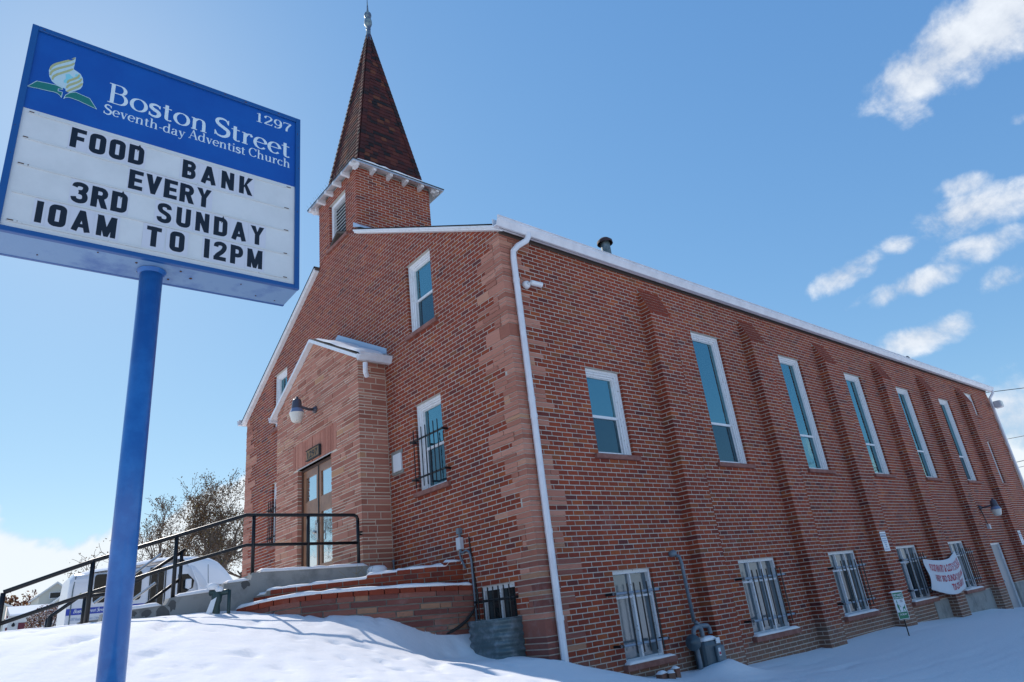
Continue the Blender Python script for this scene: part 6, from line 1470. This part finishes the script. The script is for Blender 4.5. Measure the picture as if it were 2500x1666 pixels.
    # hanging edge closes down to the body
for i in range(ny_):
    for j in range(nx_): a = i * (nx_ + 1) + j; mb.f.append((a, a + nx_ + 1, a + nx_ + 2, a + 1)); mb.t.append(0); mb.m.append(0)
mb.build('snow_cap', M['snow'], bus, smooth=True)
mb = MB()      # snow curtain on the near front side
ys = np.linspace(2.85, 4.9, 24)
for y in ys:
    zt = float(np.interp(y, [2.85, 3.1, 3.3, 3.8, 4.48, 4.9], [2.95, 2.35, 1.8, 1.95, 1.6, 1.2])); mb.v.append((BX + .14 * min(1, (y - 2.8) * 2), float(y), zt + 0.08)); mb.v.append((BX + .16, float(y) * 1.0, zt - .5 if y > 3.2 else zt - .1))
for i in range(len(ys) - 1): a = i * 2; mb.f.append((a, a + 2, a + 3, a + 1)); mb.t.append(0); mb.m.append(0)
mb.build('snow_drape', M['snow'], bus, smooth=True)
mb = MB(); mb.tube([(BX + .2, 3.55, 2.2), (BX + .15, 3.52, 3.0)], .012, 4); mb.build('aerial', M['black'], bus)

# ------------------------------------------------------------------ houses far left
HK = 1.527
def hs(y, z): return (-5.9 + (y + 5.9) * HK, -.325 + (z + .325) * HK)
HX = -80.
def Ph(y, z, d): a, b = hs(y, z); return (HX + d, a, b)
h1 = thing('garage', (HX, .5, .5), 'low white garage with snowy roof and maroon doors beyond the steps', 'garage')
mb = MB()
mb.hexa([Ph(-1.66, .4, 0), Ph(1.6, .4, 0), Ph(1.6, 3.0, 0), Ph(-1.55, 3.0, 0), Ph(-1.66, .4, -5), Ph(1.6, .4, -5), Ph(1.6, 3.0, -5), Ph(-1.55, 3.0, -5)]); mb.build('wall', M['siding'], h1)
mb = MB(); mb.hexa([Ph(-1.56, 2.96, .5), Ph(1.0, 2.96, .5), Ph(.65, 3.56, -2.5), Ph(-1.62, 3.56, -2.5), Ph(-1.56, 2.86, .5), Ph(1.0, 2.86, .5), Ph(.65, 3.4, -2.5), Ph(-1.62, 3.4, -2.5)]); mb.build('roof', M['snow'], h1)
mb = MB(); mb.box(Ph, -1.70, -1.64, 2.75, 2.9, .0, .55); mb.hexa([Ph(-1.82, 2.70, .52), Ph(-1.77, 2.70, .52), Ph(-1.62, 3.56, -2.4), Ph(-1.67, 3.56, -2.4), Ph(-1.82, 2.60, .52), Ph(-1.77, 2.60, .52), Ph(-1.62, 3.46, -2.4), Ph(-1.67, 3.46, -2.4)]); mb.build('barge_board', M['maroon'], h1)
mb = MB(); mb.box(Ph, -1.02, -.2, .4, 2.42, .02, .06); mb.build('door', M['maroon'], h1); mb = MB(); mb.box(Ph, -1.68, -1.58, .4, 2.2, .02, .06); mb.build('door', M['maroon'], h1)
mb = MB(); mb.lathe(Ph(-1.28, 2.30, .12), [(0, .25), (.05, .22), (.16, 0), (.10, -.12), (0, -.14)], 10); mb.build('lamp', M['black'], h1)
def house(name, X, y0, y1, zw, yp, zp, z0, label, dz=4, win=None, roofm='snow', wallm='cream', face=0):
    k = (6.642 - X) / 56.642; f = lambda y, z: (X, -5.9 + (y + 5.9) * k, -.325 + (z + .325) * k)
    P = lambda y, z, d: tuple(Vector(f(y, z)) + Vector((d, 0, 0)))
    t = thing(name, f((y0 + y1) / 2, z0), label, 'house')
    mb = MB(); q = [P(y0, z0, 0), P(y1, z0, 0), P(y1, zw, 0), P(yp, zp, 0), P(y0, zw, 0)]; mb.poly(q); b = [tuple(Vector(p) - Vector((dz * 2, 0, 0))) for p in q]; mb.poly(b[::-1])
    for i in range(5): j = (i + 1) % 5; mb.poly([q[i], b[i], b[j], q[j]])
    mb.build('wall', M[wallm], t)
    for (ya, za, yb, zb) in ((yp, zp, y0 - .15, zw - .15 * (zp - zw) / (yp - y0)), (yp, zp, y1 + .15, zw - .15 * (zp - zw) / (y1 - yp))):
        mb = MB(); a = [P(ya, za, .35), P(yb, zb, .35), P(yb, zb, -dz * 2), P(ya, za, -dz * 2)]; c = [tuple(Vector(p) + Vector((0, 0, .22))) for p in a]; mb.hexa([a[0], a[1], c[1], c[0], a[3], a[2], c[2], c[3]]); mb.build('roof', M['siding'], t)
    if win:
        for (a, b_, c, d) in win:
            mb = MB(); mb.box(P, a, b_, c, d, .02, .05); w = mb.build('window', M['busglass'], t); mb = MB(); mb.box(P, a - .05, b_ + .05, c - .05, c, .02, .08); mb.box(P, a - .05, b_ + .05, d, d + .05, .02, .08); mb.box(P, a - .05, a, c, d, .02, .08); mb.box(P, b_, b_ + .05, c, d, .02, .08); mb.build('frame', M['siding'], w)
    return t
house('house', -96., -.10, 1.72, 4.0, .82, 4.72, 1.5, 'cream gabled house with one small dark attic window above the garage', win=[(.50, 1.08, 3.8, 4.14)])
house('house', -92., .7, 3.6, 3.4, 2.15, 4.62, 1.2, 'pale gabled house half hidden behind the parked minibus')
house('house', -110., -3.6, -1.35, 3.3, -2.2, 3.72, 1.0, 'low house with snowy roof at the far left edge')

# ------------------------------------------------------------------ trees
def tree(name, base, H, spread, seed, label, leafm, nleaf, group=None, r0=None, depth=5, leafsize=.09, cat='tree', fork=.25, lean=(0, 0), sink=.3, leafup=.0):
    rn = random.Random(seed); t = thing(name, base, label, cat, group); mb = MB(); tips = []
    B = Vector(base) - Vector((0, 0, sink)); r0 = r0 or H * .035
    def grow(p, d, L, r, k):
        n = 5; pts = [p]; rs = [r]; q = p.copy(); dd = d.copy()
        for i in range(n):
            dd = (dd + Vector((rn.uniform(-1, 1), rn.uniform(-1, 1), rn.uniform(-.5, .7))) * (.16 + .05 * k)).normalized(); q = q + dd * L / n; pts.append(q.copy()); rs.append(r * (1 - .42 * (i + 1) / n))
            if k >= 2: tips.append((q.copy(), k))
        mb.tube(pts, [max(x_, .012) for x_ in rs], 6 if k < 2 else (4 if k < 4 else 3), cap=False)
        if k >= depth: return
        nb = rn.choice((2, 3, 3)) if k else rn.choice((3, 4))
        for i in range(nb):
            a = rn.uniform(0, 2 * math.pi); sp_ = rn.uniform(.35, .95) * spread; o = dd.orthogonal().normalized(); o2 = dd.cross(o)
            nd = (dd + (o * math.cos(a) + o2 * math.sin(a)) * sp_ + Vector((0, 0, .12))).normalized(); i0 = rn.randint(2, n)
            grow(pts[i0], nd, L * rn.uniform(.62, .85), rs[i0] * rn.uniform(.55, .75), k + 1)
    grow(B, Vector((lean[0], lean[1], 1)).normalized(), H * fork + sink, r0, 0)
    mb.build('trunk', M['bark'], t, smooth=True)
    lf = MB()
    for i in range(nleaf):
        p, k = rn.choice(tips); s_ = leafsize * rn.uniform(.5, 1.3); c = p + Vector((rn.gauss(0, 1), rn.gauss(0, 1), rn.gauss(0, 1) * .8)) * (.03 * H / 2)
        a = Vector((rn.uniform(-1, 1), rn.uniform(-1, 1), rn.uniform(-1, 1))).normalized(); b = a.orthogonal().normalized(); lf.poly([c - a * s_, c + b * s_ * .55, c + a * s_, c - b * s_ * .55], rn.random())
    if nleaf: o = lf.build('crown', leafm, t, tint=True); o['kind'] = 'stuff'
    return t
tree('old_tree', (-38.5, 8.0, .4), 13.6, .95, 14, 'large gnarled autumn tree with thin brown leaves behind the minibus', M['leaf'], 8500, r0=.46, depth=7, fork=.27, leafsize=.062, lean=(0, -.05))
tree('old_tree', (-40.5, 5.4, .4), 11.4, 1.0, 23, 'gnarled lower autumn tree with a bare crooked limb above the minibus', M['leaf'], 2600, r0=.34, depth=6, fork=.27, leafsize=.062, lean=(0, -.35))
tree('old_tree', (-42.5, 11.4, .4), 13.0, .95, 5, 'second brown leaved autumn tree half hidden by the church corner', M['leaf'], 6000, r0=.36, depth=7, fork=.28, leafsize=.062)
for i, (x, y, H, s, lm, nl_, lb) in enumerate(((-118, -3.6, 11.5, 3, 'leafred', 3600, 'orange leaved tree at the left edge behind the garage'), (-122, .5, 13.0, 8, 'leafred', 2600, 'sparse red brown tree rising behind the garage roof'), (-120, 3.6, 12.6, 9, 'leafred', 1800, 'thin red brown tree behind the attic gable'), (-124, 9.0, 12.6, 11, 'leafred', 500, 'nearly bare pale tree beside the minibus rear'))):
    tree('autumn_tree', (x, y, 1.0), H, .85, s, lb, M[lm], nl_, group='autumn trees behind the houses', depth=5, leafsize=.22, fork=.28)
tree('bare_tree', (-56, 5.5, .5), 6.9, .9, 21, 'bare twiggy tree showing above the minibus roof', M['leafred'], 200, depth=5, fork=.3)
for i, (x, y) in enumerate(((-30, -13.0), (-34, -16), (-27, -19))):
    tree('street_tree', (x, y, -.1), 11, .8, 40 + i, ('bare street tree reflected in the door glass, nearest', 'bare street tree reflected in the door glass, farther', 'bare street tree beyond the left edge by the street')[i], M['leaf'], 300, depth=5, fork=.27, r0=.3)
# snow dusted shrub
sh = thing('snowy_shrub', (-35, -1.2, .5), 'rounded red orange shrub dusted with snow between garage and minibus', 'shrub'); rn = random.Random(4)
mb = MB(); sn = MB(); br = MB()
for i in range(16): a = rn.uniform(0, 6.28); br.tube([(-35, -1.2, .1), (-35 + .4 * math.cos(a), -1.2 + .4 * math.sin(a), 1.1), (-35 + .7 * math.cos(a), -1.2 + .85 * math.sin(a), 1.9)], .018, 4, cap=False)
br.build('stem', M['bark'], sh)
for i in range(5200):
    a = rn.uniform(0, 6.28); el = math.asin(rn.uniform(-.2, 1)); r_ = 1 - abs(rn.gauss(0, .16)); c = Vector((-35 + .8 * r_ * math.cos(a) * math.cos(el), -1.15 + .92 * r_ * math.sin(a) * math.cos(el), 1.25 + 1.12 * r_ * math.sin(el) + .1 * math.sin(a * 3)))
    s_ = rn.uniform(.022, .055); d1 = Vector((rn.uniform(-1, 1), rn.uniform(-1, 1), rn.uniform(-1, 1))).normalized(); d2 = d1.orthogonal().normalized()
    tgt = sn if (rn.random() < .40) else mb
    if tgt is sn: d1 = Vector((rn.uniform(-1, 1), rn.uniform(-1, 1), .3)).normalized(); d2 = d1.cross(Vector((0, 0, 1))).normalized(); s_ *= .9
    tgt.poly([c - d1 * s_, c + d2 * s_ * .6, c + d1 * s_, c - d2 * s_ * .6], rn.random())
o = mb.build('foliage', M['leafred'], sh, tint=True); o['kind'] = 'stuff'; o = sn.build('snow_dusting', M['snow'], sh); o['kind'] = 'stuff'
# low brick kerb wall and little green plant left of the pole
kb = thing('low_brick_wall', (-8, -4.5, 0), 'low snow topped brick garden wall at the far left of the steps', 'wall'); mb = MB(); mb.box(lambda u, z, d: (-8 + d, u, z), -4.72, -4.28, -.2, .235, -.15, .0); kw = mb.build('wall_core', bpy.data.materials['grey_mortar'], kb)
for k in range(5):
    for j in range(3):
        mb = MB(); mb.box(lambda u, z, d: (-8 + d, u, z), -4.715 + .145 * j, -4.58 + .145 * j, -.1 + k * .067, -.04 + k * .067, 0, .008, tint=R.random() * .8); mb.build('brick', M['brick'], kw, tint=True)
snow_cap([(-8.07, -4.76, .235), (-8.07, -4.24, .235)], .22, .05, parent=kb, seed=81)
pl_ = MB()
for i in range(60): a = R.uniform(0, 6.28); x, y = SX + .25 + R.uniform(-.1, .1), -4.14 + R.uniform(-.12, .12); l = R.uniform(.03, .07); pl_.poly([(x, y, .08), (x + .012 * math.cos(a), y + .012 * math.sin(a), .08 + l * .6), (x + .03 * math.cos(a), y + .03 * math.sin(a), .10 + l), (x + .008, y - .006, .08 + l * .5)])
tag(pl_.build('small_green_plant', M['grass'], None), 'tiny green plant poking through snow at the foot of the steps', 'plant')
# power lines to the right
for i, (a, b) in enumerate((((-.2166, .9603, .1759), (-.1865, .9668, .1748)), ((-.2241, .9671, .1207), (-.2062, .9711, .1204)), ((-.2237, .9702, .0930), (-.2158, .972, .0932)), ((-.2243, .9706, .0868), (-.2179, .9721, .0869)))):
    A, B = Vector(a), Vector(b); D = 48; p = Vector(CAM) + A * D; q = Vector(CAM) + B * (D - 2); d = (q - p); pts = []
    for k in range(-12, 30): pts.append(p + d * (k * .5) + Vector((0, 0, .004 * k * k * .5)))
    if i == 0: pts = [Vector((-.2, YB + .3, 5.05)) + (p + d * 12 - Vector((-.2, YB + .3, 5.05))) * (k / 20) - Vector((0, 0, .5 * math.sin(math.pi * k / 20))) for k in range(21)]
    mb = MB(); mb.tube(pts, (.012, .016, .02, .014)[i], 5); o = mb.build('power_line', M['black'], None); tag(o, ('thin wire running off from the far roof corner', 'power line crossing the right hand cloud, upper', 'thicker power line crossing the right hand cloud, middle', 'power line crossing the right hand cloud, lowest')[i], 'power line', 'overhead power lines')
